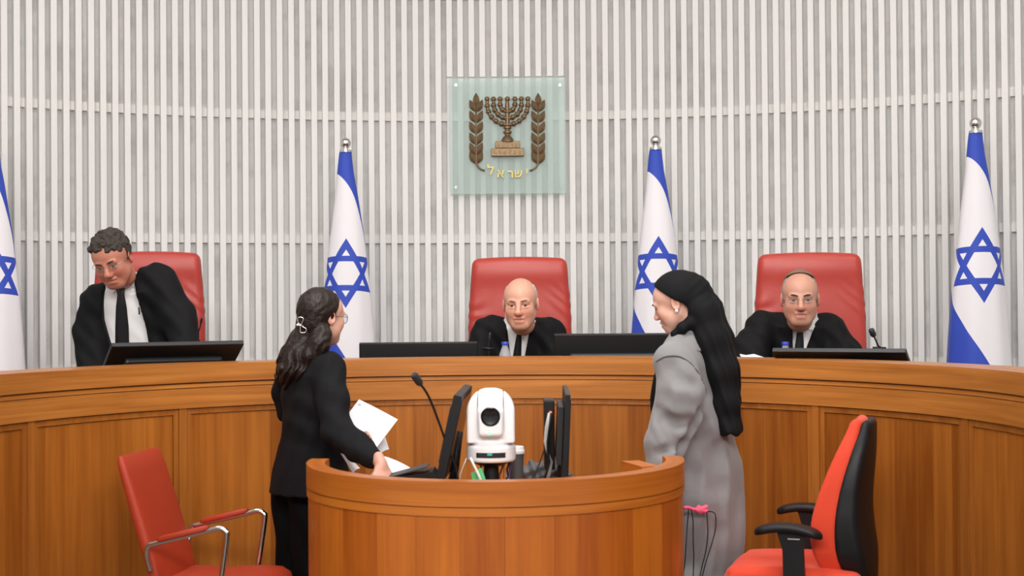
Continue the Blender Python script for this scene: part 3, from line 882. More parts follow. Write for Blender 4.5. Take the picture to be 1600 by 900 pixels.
def monitor(label, top_mid, yaw, tilt, w=0.60, h=0.35, base_z=BW, grp=None, back_foot=0.10, lean=0.0, vents=True):
    """local: x width, +y the screen side; panel leans by tilt (top towards -y)"""
    top = np.array(top_mid, float)
    Rz = rotz(yaw); M = rotx(tilt) @ roty(lean)
    cdown = Rz @ (M @ V3(0, 0, -h))
    mid = top + cdown * 0.5
    root = V3(mid[0], mid[1], base_z)
    t = thing('monitor', label, 'monitor', root, yaw, grp)
    loc = rotz(-yaw) @ (mid - root)
    MB().rbox(loc, (w, 0.024, h), 0.005, M).build('panel', M_black, t)
    hump = MB().rbox(loc + M @ V3(0, -0.022, -0.03), (w * 0.74, 0.03, h * 0.62), 0.012, M).build('rear_cover', M_dark, t)
    for i in range(3):
        MB().box(loc + M @ V3(0, -0.0375, 0.02 + 0.012 * i), (w * 0.5, 0.002, 0.004), M).build('vent_slot', M_black, hump)
    MB().box(loc + M @ V3(0, 0.0125, 0.0), (w - 0.03, 0.002, h - 0.03), M).build('screen', M_screen, t)
    MB().box(loc + M @ V3(0, -0.001, h / 2 - 0.001), (w - 0.006, 0.018, 0.004), M).build('top_bezel', M_dark, t)
    a_ = loc + M @ V3(0, -0.03, -0.02)
    ft = V3(0, -0.02, 0.0)
    z0 = min(0.0, 0.0)
    if loc[2] > 0.04:
        MB().tube([ft + V3(0, 0, 0.012), V3(a_[0], (a_[1] + ft[1]) / 2, max(0.03, a_[2] * 0.6)), a_], 0.018, 10).build('stand_arm', M_black, t, True)
    MB().rbox(ft + V3(0, 0, 0.007), (0.22, 0.14, 0.014), 0.005).build('stand_foot', M_black, t)
    return t
tm = W(280, 536.5, 6.62)
monitor('black monitor tilted far back in front of the standing judge on the left', tm, 0.52, 0.98, w=0.62, grp='monitors on the bench')
monitor('thin black monitor on the bench left of the small water bottle', W(654, 535, 7.30), 0.05, 0.10, grp='monitors on the bench')
monitor('upright black monitor on the bench behind the woman in grey', W(958, 521.5, 7.28), -0.06, 0.16, grp='monitors on the bench')
monitor('black monitor tilted back in front of the judge in glasses at the right', W(1309, 547, 6.42), -0.46, 1.02, w=0.60, grp='monitors on the bench')

def bottle(label, px, ytop, Y):
    p = W(px, ytop, Y); H = p[2] - BW
    t = thing('water_bottle', label, 'bottle', (p[0], Y, BW), 0, 'small water bottles on the bench')
    r = 0.031
    body = MB().lathe([(r * 0.9, 0.001), (r, 0.008), (r, H - 0.075), (r * 0.92, H - 0.06), (r * 0.62, H - 0.035), (0.015, H - 0.024), (0.0145, H - 0.016)], n=20).build('bottle_body', M_bottle, t, True)
    MB().lathe([(r * 1.01, H - 0.125), (r * 1.01, H - 0.082)], n=20, cap=False).build('paper_label', M_paper, body, True)
    MB().lathe([(0.0165, H - 0.017), (0.0175, H - 0.014), (0.0175, H - 0.002), (0.016, H)], n=18).build('cap', M_cap, t, True, sharp=0.7)
bottle('small clear water bottle with blue cap in front of the middle judge', 789, 534, 7.22)
bottle('small water bottle with blue cap beside the right judge, behind his monitor', 1227, 534, 6.95)
gooseneck('thin gooseneck microphone in front of the middle judge', (*W(763, 556, 7.25)[:2], BW), [W(763.5, 556, 7.25), W(763.5, 540, 7.25), W(765, 528, 7.25)], 0.028, 0.0035, 0.006, 'microphones on the bench', True)
gooseneck('gooseneck microphone with round head right of the right judge', (*W(1378, 560, 6.62)[:2], BW), [W(1377, 555, 6.62), W(1372, 540, 6.6), W(1365, 524, 6.58)], 0.034, 0.004, 0.014, 'microphones on the bench', True)
gooseneck('thin gooseneck microphone at the sleeve of the standing left judge', (*W(310, 560, 6.86)[:2], BW), [W(310, 530, 6.84), W(312, 514, 6.82), W(314, 504, 6.80)], 0.026, 0.003, 0.006, 'microphones on the bench')
# papers by the right judge
for i, (c4, lab) in enumerate((([(1156, 553), (1172, 556), (1200, 561), (1160, 562)], 'loose white paper sheet lying by the right judge\'s sleeve'),
                               ([(1158, 556), (1178, 553), (1196, 559), (1163, 561)], 'curled white paper sheet on top at the right judge\'s sleeve'))):
    Y = 6.85 + 0.05 * i
    cc = W(1175, 560, Y)
    t = MB().prism([W(x, y, Y + (562 - y) * 0.01) - V3(0, 0, 0) for (x, y) in c4], (0, 0.004, -0.004)).build('paper_sheet', M_paper, None, origin=cc)
    t.location = cc; setp(t, lab, 'paper', 'papers on the bench')

# ================================================================== JUDGES' CHAIRS
def judge_chair(label, px, ytop, Y, width_px, yaw):
    top = W(px, ytop, Y)
    k = width_px * Y / FPX / 0.56
    root = V3(top[0], Y, 0.24)
    t = thing('judge_chair', label, 'chair', root, yaw, 'high-backed red leather chairs behind the bench')
    zt = top[2] - 0.24; zb = zt - 0.92
    v = Vol((-0.36, -0.16, zb - 0.05), (0.36, 0.16, zt + 0.06), 0.010)
    def fn(X, Y_, Z):
        s = np.clip((zt - Z) / 0.92, 0, 1)
        hx = (0.262 + 0.028 * np.sin(np.minimum(s * 1.9, 1.0) * math.pi / 2) ) * k - 0.03 * np.clip((s - 0.75) / 0.25, 0, 1)
        yb = 0.02 * np.cos(X / 0.3 * 1.5) + 0.014 * np.exp(-((s - 0.09) / 0.09) ** 2) + 0.02 * np.sin(s * 3.1)
        crown = 0.012 * (X / 0.28) ** 2
        qx = np.abs(X) - hx + 0.035; qy = np.abs(Y_ + yb * 0.5) - 0.045 - yb * 0.5 + 0.035; qz = np.abs(Z - (zt + zb) / 2 + crown * 0.5) - (0.46 - crown * 0.5) + 0.035
        d = np.sqrt(np.maximum(qx, 0) ** 2 + np.maximum(qy, 0) ** 2 + np.maximum(qz, 0) ** 2) + np.minimum(np.maximum(np.maximum(qx, qy), qz), 0) - 0.035
        # soft creases fanning from the upper corners
        wr = 0.0022 * np.exp(-((s - 0.32) / 0.16) ** 2) * np.sin((np.abs(X) * (0.75 + 0.3 * np.sign(X) * 0.4) + Z * 1.0 + 0.15 * X) * 62 + 3 * np.sin(Z * 17 + X * 9)) * np.clip((np.abs(X) - 0.12) / 0.12, 0, 1)
        wr += 0.0012 * np.exp(-((s - 0.17) / 0.05) ** 2)
        return (d + wr) * 0.8
    v.put(fn, (-0.36, -0.15, zb), (0.36, 0.15, zt), 0.0)
    vmesh('backrest', [v.mesh()], M_red, t)
    MB().rbox((0, -0.24, 0.50), (0.54, 0.50, 0.12), 0.04, seg=3).build('seat', M_red, t, True)
    for s in (-1, 1):
        ar = MB().rbox((0.29 * s, -0.22, 0.70), (0.07, 0.34, 0.05), 0.02, seg=3).build('armrest', M_red, t, True)
        MB().tube([(0.28 * s, -0.10, 0.48), (0.31 * s, -0.14, 0.6), (0.29 * s, -0.2, 0.69)], 0.018, 8).build('arm_support', M_black, ar, True)
    MB().lathe([(0.03, 0.08), (0.03, 0.44)], (0, -0.22, 0), 14).build('column', M_chrome, t, True, sharp=0.8)
    for i in range(5):
        a = i * 2 * math.pi / 5 + 0.3
        lg = MB().tube([(0, -0.22, 0.09), (0.28 * math.sin(a), -0.22 + 0.28 * math.cos(a), 0.06)], [0.03, 0.02], 8).build('base_leg', M_black, t, True)
        MB().sphere((0.29 * math.sin(a), -0.22 + 0.29 * math.cos(a), 0.027), 0.027, 10, 6).build('castor', M_black, lg, True)
    return t
judge_chair('red leather chair behind the middle judge with the bald head', 811.5, 401.5, 8.15, 156, 0.0)
judge_chair('red leather chair behind the right judge with glasses', 1263.5, 394.5, 7.72, 166, -0.10)
judge_chair('red leather chair behind the standing judge on the left', 233, 393, 7.95, 166, 0.14)


# ================================================================== THINGS ON THE CLERK'S DESK
# pan-tilt camera on a mount
p = W(767.5, 720, 5.10)
CO = (p[0], 5.10, DSURF)
ptz = thing('robotic_camera', 'white robotic dome camera with black lens standing on the clerk desk', 'camera', CO)
zb = p[2]; cx, cy = p[0], 5.10
m_ = 5.10 / FPX
mt = MB().lathe([(0.075, 0), (0.075, 0.008), (0.03, 0.02), (0.026, zb - DSURF - 0.02), (0.05, zb - DSURF - 0.012), (0.072, zb - DSURF)], n=24).build('mount', M_black, ptz, True, sharp=0.6)
v = Vol((cx - 0.12, cy - 0.12, zb - 0.02), (cx + 0.12, cy + 0.12, zb + 0.31), 0.0035)
def disc(v, r, z0, z1, rnd, k=0.0):
    def fn(X, Y, Z):
        a = np.sqrt((X - cx) ** 2 + (Y - cy) ** 2) - r + rnd; b = np.abs(Z - (z0 + z1) / 2) - (z1 - z0) / 2 + rnd
        return np.minimum(np.maximum(a, b), 0) + np.sqrt(np.maximum(a, 0) ** 2 + np.maximum(b, 0) ** 2) - rnd
    v.put(fn, (cx - r, cy - r, z0), (cx + r, cy + r, z1), k)
disc(v, 38.5 * m_, zb, zb + 26 * m_, 0.010)
vmesh('camera_base', [v.mesh()], M_white, ptz, CO)
v = Vol((cx - 0.12, cy - 0.12, zb - 0.02), (cx + 0.12, cy + 0.12, zb + 0.31), 0.0035)
disc(v, 33 * m_, zb + 24 * m_, zb + 34 * m_, 0.006)
def yoke(X, Y, Z):
    zc_ = zb + 77 * m_; r = 37.3 * m_
    dz = np.maximum(Z - zc_, 0)
    a = np.sqrt((X - cx) ** 2 + dz ** 2) - r
    b = np.abs(Y - cy) - 0.062
    c = (zb + 30 * m_) - Z
    q1, q2 = a + 0.012, b + 0.012
    d = np.minimum(np.maximum(q1, q2), 0) + np.sqrt(np.maximum(q1, 0) ** 2 + np.maximum(q2, 0) ** 2) - 0.012
    return np.maximum(d, c)
v.put(yoke, (cx - 0.1, cy - 0.08, zb + 30 * m_), (cx + 0.1, cy + 0.08, zb + 0.27), 0.006)
# opening for the tilting head
v.rbox((cx, cy, zb + 90 * m_), (20 * m_, 0.12, 48 * m_), 0.02, None, 0.004, 1)
vmesh('yoke', [v.mesh()], M_white, ptz, CO)
v = Vol((cx - 0.08, cy - 0.12, zb + 0.04), (cx + 0.08, cy + 0.12, zb + 0.30), 0.003)
def headf(X, Y, Z):
    zc_ = zb + 75 * m_
    a = np.sqrt((Y - cy) ** 2 + (Z - zc_) ** 2) - 0.088
    b = np.abs(X - cx) - 19.2 * m_
    a = np.maximum(a, np.sqrt((X - cx) ** 2 + np.maximum(Z - (zb + 77 * m_), 0) ** 2) - 37.4 * m_)
    q1, q2 = a + 0.004, b + 0.004
    return np.minimum(np.maximum(q1, q2), 0) + np.sqrt(np.maximum(q1, 0) ** 2 + np.maximum(q2, 0) ** 2) - 0.004
v.put(headf, (cx - 0.06, cy - 0.1, zb + 0.05), (cx + 0.06, cy + 0.1, zb + 0.28))
v.rbox((cx, cy - 0.07, zb + 63 * m_), (19.0 * m_, 0.030, 22 * m_), 0.014, None, 0.01)
v.cap((cx, cy - 0.13, zb + 72 * m_), (cx, cy - 0.092, zb + 72 * m_), 15 * m_, 14.5 * m_, 0.004, 1)
hd = vmesh('camera_head', [v.mesh()], M_white, ptz, CO)
MB().lathe([(14.5 * m_, 0), (14.5 * m_, 0.02), (13.5 * m_, 0.022), (12 * m_, 0.012), (0.002, 0.006)], (cx, cy - 0.082, zb + 72 * m_), 32, rotx(math.pi / 2)).build('lens', M_screen, hd, True, CO, sharp=0.5)
MB().sphere((cx - 0.003, cy - 0.101, zb + 47 * m_), (0.005, 0.004, 0.005), 10, 6).build('status_light', M_led, hd, True, CO)
bdg = MB().arc((cx, cy), 38.3 * m_, 38.9 * m_, zb + 8 * m_, zb + 16 * m_, math.pi - 0.62, math.pi + 0.62, 16).build('badge', M_dark, ptz, origin=CO)
MB().arc((cx, cy), 38.6 * m_, 39.2 * m_, zb + 12.2 * m_, zb + 15.2 * m_, math.pi - 0.05, math.pi + 0.14, 4).build('badge_mark', M_teal, bdg, origin=CO)

# two desk monitors seen edge-on
def edge_monitor(label, p_near_top, p_far_top, ybot_px, near_bot, thick, rear=1):
    """panel between a near top corner, a far top corner and a near bottom corner"""
    A, B, Cn = (np.array(q) for q in (p_near_top, p_far_top, near_bot))
    ex = B - A; ez = A - Cn; n = np.cross(ex, ez); n /= np.linalg.norm(n)
    D = Cn + ex
    root = V3(*((Cn + D) / 2)[:2], DSURF)
    t = thing('monitor', label, 'monitor', root, 0, 'edge-on monitors on the clerk desk')
    MB().prism([A, B, D, Cn], n * thick).build('panel', M_black, t, origin=root)
    c = (A + D) / 2
    ex_, ez_ = ex / np.linalg.norm(ex), ez / np.linalg.norm(ez)
    h_ = np.linalg.norm(ez); w_ = np.linalg.norm(ex)
    k = n * (thick + 0.001) if rear > 0 else -n * 0.003
    rn = n if rear > 0 else -n
    if thick < 0 and rear > 0: k = n * (thick - 0.001); rn = -n
    MB().prism([c + k + sx * ex_ * w_ * 0.36 + sz * ez_ * h_ * 0.34 for sx, sz in ((-1, -1), (1, -1), (1, 1), (-1, 1))], rn * (0.018 if rear < 0 else 0.007)).build('rear_cover', M_dark, t, origin=root)
    MB().prism([c + (n * (thick + 0.001) if rear < 0 else n * 0.001) + sx * ex_ * w_ * 0.47 + sz * ez_ * h_ * 0.45 for sx, sz in ((-1, -1), (1, -1), (1, 1), (-1, 1))], n * 0.002).build('screen', M_screen, t, origin=root)
    MB().prism([A + ez_ * 0.0005 + n * thick * 0.1, B + ez_ * 0.0005 + n * thick * 0.1, B + ez_ * 0.0005 + n * thick * 0.9, A + ez_ * 0.0005 + n * thick * 0.9], ez_ * 0.002).build('top_bezel', M_dark, t, origin=root)
    MB().box(root + V3(0, 0, 0.006), (0.16, 0.22, 0.012)).build('stand_foot', M_black, t, origin=root)
    MB().tube([root + V3(0, 0, 0.01), (c + Cn * 0 + root) / 2 + V3(0, 0, -0.02), c], 0.016, 8).build('stand_arm', M_black, t, True, root)
    return t
edge_monitor('black monitor seen edge-on left of the robotic camera', W(722, 621, 4.98), W(738, 603.5, 5.46), 750, W(694, 752, 4.98), -0.030)
edge_monitor('black monitor seen edge-on right of the robotic camera', W(883.5, 618, 4.98), W(879, 602.5, 5.42), 750, W(878.5, 752, 4.98), 0.018, -1)
bx0 = W(857.5, 624, 5.30)
pc = thing('docking_station', 'slim upright black box with cables left of the right edge-on monitor', 'computer box', (bx0[0], 5.30, DSURF))
hh = bx0[2] - DSURF
MB().rbox((0, 0, 0.5 * hh + 0.04), (0.038, 0.15, hh - 0.08), 0.004).build('housing', M_black, pc)
MB().box((0, 0, hh + 0.0005), (0.032, 0.14, 0.002)).build('top_plate', M_dark, pc)
MB().rbox((0, 0, 0.02), (0.07, 0.16, 0.04), 0.006).build('foot', M_black, pc)
MB().rbox((0.004, -0.079, hh - 0.045), (0.009, 0.012, 0.014), 0.003).build('red_plug', M_ledr, pc)
bun = [(858, 645), (853, 668), (851, 690), (855, 706), (862, 722), (859, 740), (853, 757)]
for j, (dx, m, r, lab) in enumerate(((0, M_greyc, 0.0042, 'light grey cable'), (4, M_greyc, 0.004, 'thin pale cable'), (7, M_black, 0.004, 'black cable'))):
    P = [W(x + dx * math.sin(0.6 + i * 0.8) * 0.8, y, 5.20 - 0.01 * j) for i, (x, y) in enumerate(bun)]
    P[-1][2] = max(P[-1][2], DSURF + 0.004)
    o = MB().tube(P, r, 8).build('cable', m, None, True, P[-1]); o.location = P[-1]
    setp(o, lab + ' of the bundle hanging from the slim black box', 'cable', 'cable bundle on the clerk desk')
P = [W(850, 704, 5.2), W(842, 726, 5.15), W(833, 748, 5.1), W(831, 756, 5.1)]
o = MB().tube(P, 0.0028, 6).build('cable', M_black, None, True, P[-1]); o.location = P[-1]
setp(o, 'thin straight black cable slanting down left of the slim box', 'cable')
# coffee tumbler
q = W(806.5, 697, 5.26)
cup = thing('coffee_cup', 'dark grey takeaway cup with white lid behind the robotic camera', 'cup', (q[0], 5.26, DSURF))
H = q[2] - DSURF
MB().lathe([(0.021, 0.001), (0.0285, H - 0.022)], n=24).build('cup_body', M_cup, cup, True, sharp=0.8)
MB().lathe([(0.0315, H - 0.026), (0.0315, H - 0.016), (0.029, H - 0.013), (0.0275, H - 0.002), (0.025, H)], n=24).build('lid', M_white, cup, True, sharp=0.6)
# cables and cards under the camera
for (pts, m, r, lab) in (([(735, 715), (741, 728), (748, 742), (754, 756)], M_white, 0.0042, 'thick white cable hanging below the robotic camera'),
                         ([(729, 716), (724, 728), (719, 742), (718, 756)], M_greyc, 0.002, 'thin grey wire at the left of the camera mount'),
                         ([(788, 718), (784, 733), (780, 744), (783, 756)], M_redc, 0.0035, 'red cable behind the camera mount'),
                         ([(797, 718), (792, 733), (794, 744), (788, 756)], M_black, 0.0035, 'black cable right of the camera mount'),
                         ([(800, 719), (798, 732), (795, 744), (797, 756)], M_bluec, 0.0028, 'dark blue cable right of the camera mount'),
                         ([(748, 719), (752, 731), (757, 744), (760, 756)], M_black, 0.003, 'black cable left of the camera mount'),
                         ([(790, 720), (787, 732), (789, 740), (799, 756)], M_greyc, 0.002, 'pale wire tangled right of the camera mount'),
                         ([(808, 752), (818, 747), (826, 749), (834, 746), (838, 756)], M_black, 0.002, 'black wire curling beside the cup')):
    Y = 5.00 if pts[0][0] < 745 else 5.14
    P = [W(x, y, Y) for (x, y) in pts]
    o = MB().tube(P, r, 7).build('cable', m, None, True, P[-1]); o.location = P[-1]; setp(o, lab, 'cable', 'loose cables on the clerk desk')
q = W(752, 745, 5.02)
gc = thing('green_card', 'bright green folded card below the robotic camera', 'card', (q[0], 5.02, DSURF))
MB().prism([W(743, 735, 5.02), W(753, 731, 5.02), W(761, 757, 5.02), W(750, 762, 5.02)], (0, 0.004, 0)).build('front_leaf', M_green, gc, origin=(q[0], 5.02, DSURF))
MB().prism([W(736, 739, 5.04), W(746, 735, 5.04), W(754, 760, 5.05), W(741, 762, 5.04)], (0, 0.004, 0)).build('rear_leaf', M_green, gc, origin=(q[0], 5.02, DSURF))
q = W(850, 748, 5.45)
kb = thing('grey_fabric_bag', 'crumpled grey pouch behind the dangling cables', 'pouch', (q[0], 5.45, DSURF))
v = Vol((q[0] - 0.13, 5.36, DSURF - 0.01), (q[0] + 0.13, 5.54, DSURF + 0.13), 0.006)
v.ell((q[0] - 0.03, 5.45, DSURF + 0.035), (0.07, 0.05, 0.055), None, 0.01).ell((q[0] + 0.045, 5.45, DSURF + 0.03), (0.055, 0.05, 0.05), None, 0.01)
v.put(lambda X, Y, Z: DSURF + 0.001 - Z + 0 * X + 0 * Y, (q[0] - .13, 5.36, DSURF - .01), (q[0] + .13, 5.54, DSURF + .0), 0.0, 1)
v.disp(lambda X, Y, Z: 0.005 * np.sin(X * 140 + Z * 60) + 0.004 * np.sin(X * 60 - Z * 160))
vmesh('pouch_body', [v.mesh()], M_cup, kb, (q[0], 5.45, DSURF))
# gooseneck microphone of the clerk
gooseneck('long black gooseneck microphone arching over the clerk desk', (*W(716, 745, 5.02)[:2], DSURF),
          [W(713, 735, 5.02), W(700, 700, 5.0), W(684, 655, 4.98), W(669, 618, 4.95), W(656, 599, 4.92)], 0.043, 0.0042, 0.0135)
# console
q = W(645, 745, 5.0)
con = thing('desk_console', 'flat black console wedge beside the woman\'s papers on the desk', 'console', (q[0], 5.0, DSURF))
A = [W(606, 752, 4.95), W(606, 746.5, 4.95), W(668, 731, 5.12), W(680, 727.5, 5.12), W(687, 741, 5.06), W(686, 752, 5.0)]
MB().prism([(x[0], 4.93, max(DSURF + 0.002, x[2])) for x in A], (0, 0.17, 0)).build('housing', M_black, con, origin=(q[0], 5.0, DSURF))
MB().prism([W(612, 746.3, 4.95), W(668, 730.8, 4.95), W(668, 730.8, 4.95) + V3(0, 0.13, 0), W(612, 746.3, 4.95) + V3(0, 0.13, 0)], (0, 0, 0.004)).build('key_surface', M_dark, con, origin=(q[0], 5.0, DSURF))
q = W(689, 748, 4.96)
o = MB().rbox((0, 0, 0.022), (0.016, 0.02, 0.044), 0.004).build('plug_block', M_white, None); o.location = (q[0], 4.96, DSURF); setp(o, 'tiny white plug block right of the black console', 'plug')
# papers near the woman's hand
def sheet(label, quad, thick=0.0012, grp='papers handled by the woman in black', pr=None):
    c = sum(quad) / len(quad)
    base = V3(c[0], c[1], min(p[2] for p in quad))
    t = thing('paper_sheet', label, 'paper', base, 0, grp)
    n = np.cross(quad[1] - quad[0], quad[-1] - quad[0]); n /= np.linalg.norm(n)
    if n[1] > 0: n = -n
    # gently curled grid
    N = 8; vs = []; fs = []
    A, B, C_, D_ = quad
    for i in range(N + 1):
        for j in range(N + 1):
            u, w = i / N, j / N
            p = (1 - u) * (1 - w) * A + u * (1 - w) * B + u * w * C_ + (1 - u) * w * D_
            vs.append(p + n * 0.012 * math.sin(u * 3.0) * (0.4 + 0.6 * w))
    m = len(vs); vs += [p - n * thick for p in vs]
    for i in range(N):
        for j in range(N):
            a_ = i * (N + 1) + j; b_ = a_ + N + 1
            fs.append((a_, b_, b_ + 1, a_ + 1)); fs.append((m + a_, m + a_ + 1, m + b_ + 1, m + b_))
    for i in range(N):
        for (a_, b_) in ((i, i + 1), (N * (N + 1) + i + 1, N * (N + 1) + i), ((i + 1) * (N + 1), i * (N + 1)), (i * (N + 1) + N, (i + 1) * (N + 1) + N)):
            fs.append((a_, b_, m + b_, m + a_))
    sh = MB().add(vs, fs).build('sheet', M_paper, t, True, base, sharp=0.6)
    if pr:
        for (u0, w0, u1, w1) in pr:
            def P_(u, w): return (1 - u) * (1 - w) * A + u * (1 - w) * B + u * w * C_ + (1 - u) * w * D_ + n * (0.012 * math.sin(u * 3.0) * (0.4 + 0.6 * w) + 0.0006)
            MB().prism([P_(u0, w0), P_(u1, w0), P_(u1, w1), P_(u0, w1)], n * 0.0003).build('printed_line', M_print, sh, origin=base)
sheet('white printed sheet held up in front of the woman in black', [W(561, 624, 6.02), W(621.5, 655.5, 5.98), W(585, 704, 5.92), W(528, 668, 5.96)], pr=[(0.05, 0.10, 0.12, 0.17), (0.5, 0.10, 0.80, 0.112), (0.42, 0.17, 0.9, 0.182), (0.40, 0.26, 0.62, 0.272)])
sheet('curled white sheet hanging behind the printed sheet', [W(580, 700, 6.02), W(602, 683, 6.04), W(608, 702, 6.02), W(588, 716, 5.98)])
sheet('small white paper corner below the woman\'s forearm', [W(532, 708, 5.86), W(546, 714, 5.84), W(563, 732, 5.80), W(552, 740, 5.80)])
sheet('white sheet lying under the woman\'s hand on the desk', [W(601, 713, 5.74), W(641, 731, 5.66), W(615, 756, 5.50), W(575, 747, 5.56)])

# ================================================================== RED ARMCHAIR (front left)
AX = W(350, 850, 5.85)
arm = thing('red_armchair', 'red upholstered armchair with chrome arms standing empty at the left', 'chair', (AX[0], 5.85, 0.039), math.radians(-8))
# local frame: +x forward, +y the far side
def loft_slab(secs, n=14):
    """secs: list of (centre, half-width vector, half-thickness vector) -> rounded slab"""
    mb = MB(); vs = []; fs = []
    for (c, a, b) in secs:
        for k in range(n):
            t = 2 * math.pi * k / n; e = 0.35
            ca, sa = math.cos(t), math.sin(t)
            vs.append(np.array(c) + np.array(a) * math.copysign(abs(ca) ** e, ca) + np.array(b) * math.copysign(abs(sa) ** e, sa))
    m = len(secs)
    for i in range(m - 1):
        for k in range(n):
            q = (k + 1) % n; fs.append((i * n + k, i * n + q, (i + 1) * n + q, (i + 1) * n + k))
    fs.append(tuple(range(n - 1, -1, -1))); fs.append(tuple(range((m - 1) * n, m * n)))
    return mb.add(vs, fs)
sb = []
for z, x, hw, th in ((0.30, -0.190, 0.18, 0.018), (0.40, -0.205, 0.200, 0.026), (0.50, -0.232, 0.208, 0.028), (0.62, -0.268, 0.212, 0.027), (0.75, -0.308, 0.212, 0.025), (0.88, -0.348, 0.210, 0.022), (0.935, -0.366, 0.205, 0.018), (0.955, -0.373, 0.195, 0.009)):
    sb.append(((x, 0, z), (0, hw, 0), (th, 0, th * 0.35)))
loft_slab(sb, 28).build('backrest', M_redf, arm, True, sharp=1.0)
ss = []
for x, z, hw, th in ((-0.235, 0.425, 0.17, 0.015), (-0.20, 0.425, 0.205, 0.03), (-0.05, 0.415, 0.222, 0.034), (0.12, 0.425, 0.225, 0.034), (0.19, 0.425, 0.218, 0.030), (0.232, 0.415, 0.19, 0.022), (0.252, 0.402, 0.15, 0.010)):
    ss.append(((x, 0, z), (0, hw, 0), (0, 0, th)))
loft_slab(ss, 28).build('seat', M_redf, arm, True, sharp=1.0)
def smooth_path(P, n=6):
    P = [np.array(p, float) for p in P]; Q = []
    for i in range(len(P) - 1):
        p0 = P[max(0, i - 1)]; p1 = P[i]; p2 = P[i + 1]; p3 = P[min(len(P) - 1, i + 2)]
        for u in np.linspace(0, 1, n, endpoint=False):
            Q.append(0.5 * ((2 * p1) + (-p0 + p2) * u + (2 * p0 - 5 * p1 + 4 * p2 - p3) * u * u + (-p0 + 3 * p1 - 3 * p2 + p3) * u ** 3))
    Q.append(P[-1]); return Q
for s in (-1, 1):
    y = 0.245 * s
    path = [(-0.235, y * 0.86, 0.50), (-0.240, y * 0.97, 0.57), (-0.228, y, 0.605), (-0.19, y, 0.617), (0.02, y, 0.668), (0.066, y, 0.678), (0.092, y, 0.666), (0.096, y, 0.63), (0.055, y * 0.97, 0.36), (0.02, y * 0.95, 0.12), (0.005, y * 0.94, -0.036)]
    MB().tube(smooth_path(path), 0.0115, 10).build('arm_frame', M_chrome, arm, True, sharp=1.0)
    loft_slab([((x, y, z + 0.013), (0, 0.022 * k, 0), (0, 0, 0.012 * k)) for x, z, k in ((-0.19, 0.617, 0.5), (-0.175, 0.620, 1), (0.005, 0.664, 1), (0.022, 0.668, 0.5))], 16).build('armrest', M_redf, arm, True, sharp=1.0)
    MB().tube([(-0.20, y * 0.8, 0.42), (-0.22, y * 0.94, 0.2), (-0.256, y * 0.94, -0.036)], 0.011, 10).build('leg', M_chrome, arm, True, sharp=1.0)
MB().tube([(0.032, -0.23, 0.20), (0.032, 0.23, 0.20)], 0.010, 8).build('stretcher', M_chrome, arm, True, sharp=1.0)

arm.scale = (0.975, 0.975, 0.975)

# ================================================================== ORANGE TASK CHAIR (front right)
TX = W(1262, 860, 5.45)
tc_ = thing('orange_office_chair', 'orange-red swivel office chair with black shell and armrests at the right', 'chair', (TX[0], 5.45, 0), math.radians(180 - 19))
# local: +x forward (photo: to the left and away), y sideways
v = Vol((-0.45, -0.32, 0.40), (0.12, 0.32, 1.20), 0.009)
def sint(s, xs, ys):
    return sum(np.interp(np.clip(s + d, 0, 1), xs, ys) for d in (-0.10, -0.05, 0, 0.05, 0.10)) / 5
def backf(X, Y, Z):
    s = np.clip((Z - 0.46) / 0.66, 0, 1)
    xc = -0.165 - 0.035 * s + 0.05 * np.sin(s * math.pi) * (1 - s) * 1.6 - 0.02 * s * s
    hw = sint(s, [0, 0.12, 0.35, 0.7, 0.9, 1.0], [0.12, 0.20, 0.225, 0.205, 0.165, 0.11])
    th = sint(s, [0, 0.15, 0.4, 0.8, 1.0], [0.02, 0.050, 0.055, 0.036, 0.018])
    cv = 0.05 * (Y / 0.22) ** 2
    a = np.abs(X - xc - cv) - th; b = np.abs(Y) - hw; c = np.abs(Z - 0.785) - 0.33
    r = 0.022
    a, b, c = a + r, b + r, c + r
    return (np.minimum(np.maximum(np.maximum(a, b), c), 0) + np.sqrt(np.maximum(a, 0) ** 2 + np.maximum(b, 0) ** 2 + np.maximum(c, 0) ** 2) - r) * 0.85
v.put(backf, (-0.40, -0.28, 0.42), (0.06, 0.28, 1.15))
vmesh('back_cushion', [v.mesh()], M_org, tc_)
v = Vol((-0.50, -0.32, 0.36), (0.12, 0.32, 1.20), 0.009)
def shellf(X, Y, Z):
    s = np.clip((Z - 0.46) / 0.66, 0, 1)
    xc = -0.212 - 0.020 * s + 0.035 * np.sin(s * math.pi) * (1 - s) * 1.6 - 0.01 * s * s - 0.018 * np.exp(-((s - 0.2) / 0.25) ** 2) - 0.012
    hw = sint(s, [0, 0.12, 0.35, 0.7, 0.9, 1.0], [0.12, 0.205, 0.227, 0.205, 0.16, 0.10])
    th = sint(s, [0, 0.15, 0.4, 0.8, 1.0], [0.03, 0.055, 0.045, 0.030, 0.015])
    cv = 0.045 * (Y / 0.22) ** 2
    a = np.abs(X - xc - cv) - th; b = np.abs(Y) - hw; c = np.abs(Z - 0.775) - 0.335
    r = 0.022
    a, b, c = a + r, b + r, c + r
    return (np.minimum(np.maximum(np.maximum(a, b), c), 0) + np.sqrt(np.maximum(a, 0) ** 2 + np.maximum(b, 0) ** 2 + np.maximum(c, 0) ** 2) - r) * 0.85
v.put(shellf, (-0.45, -0.28, 0.40), (0.06, 0.28, 1.15))
vmesh('back_shell', [v.mesh()], M_black, tc_)
v = Vol((-0.30, -0.32, 0.40), (0.36, 0.32, 0.62), 0.009)
v.rbox((0.03, 0, 0.505), (0.27, 0.255, 0.045), 0.045, None, 0.0)
v.ell((0.22, 0, 0.49), (0.09, 0.22, 0.06), None, 0.04)
v.disp(lambda X, Y, Z: 0.012 * ((X - 0.02) / 0.25) ** 2 * (Z > 0.5))
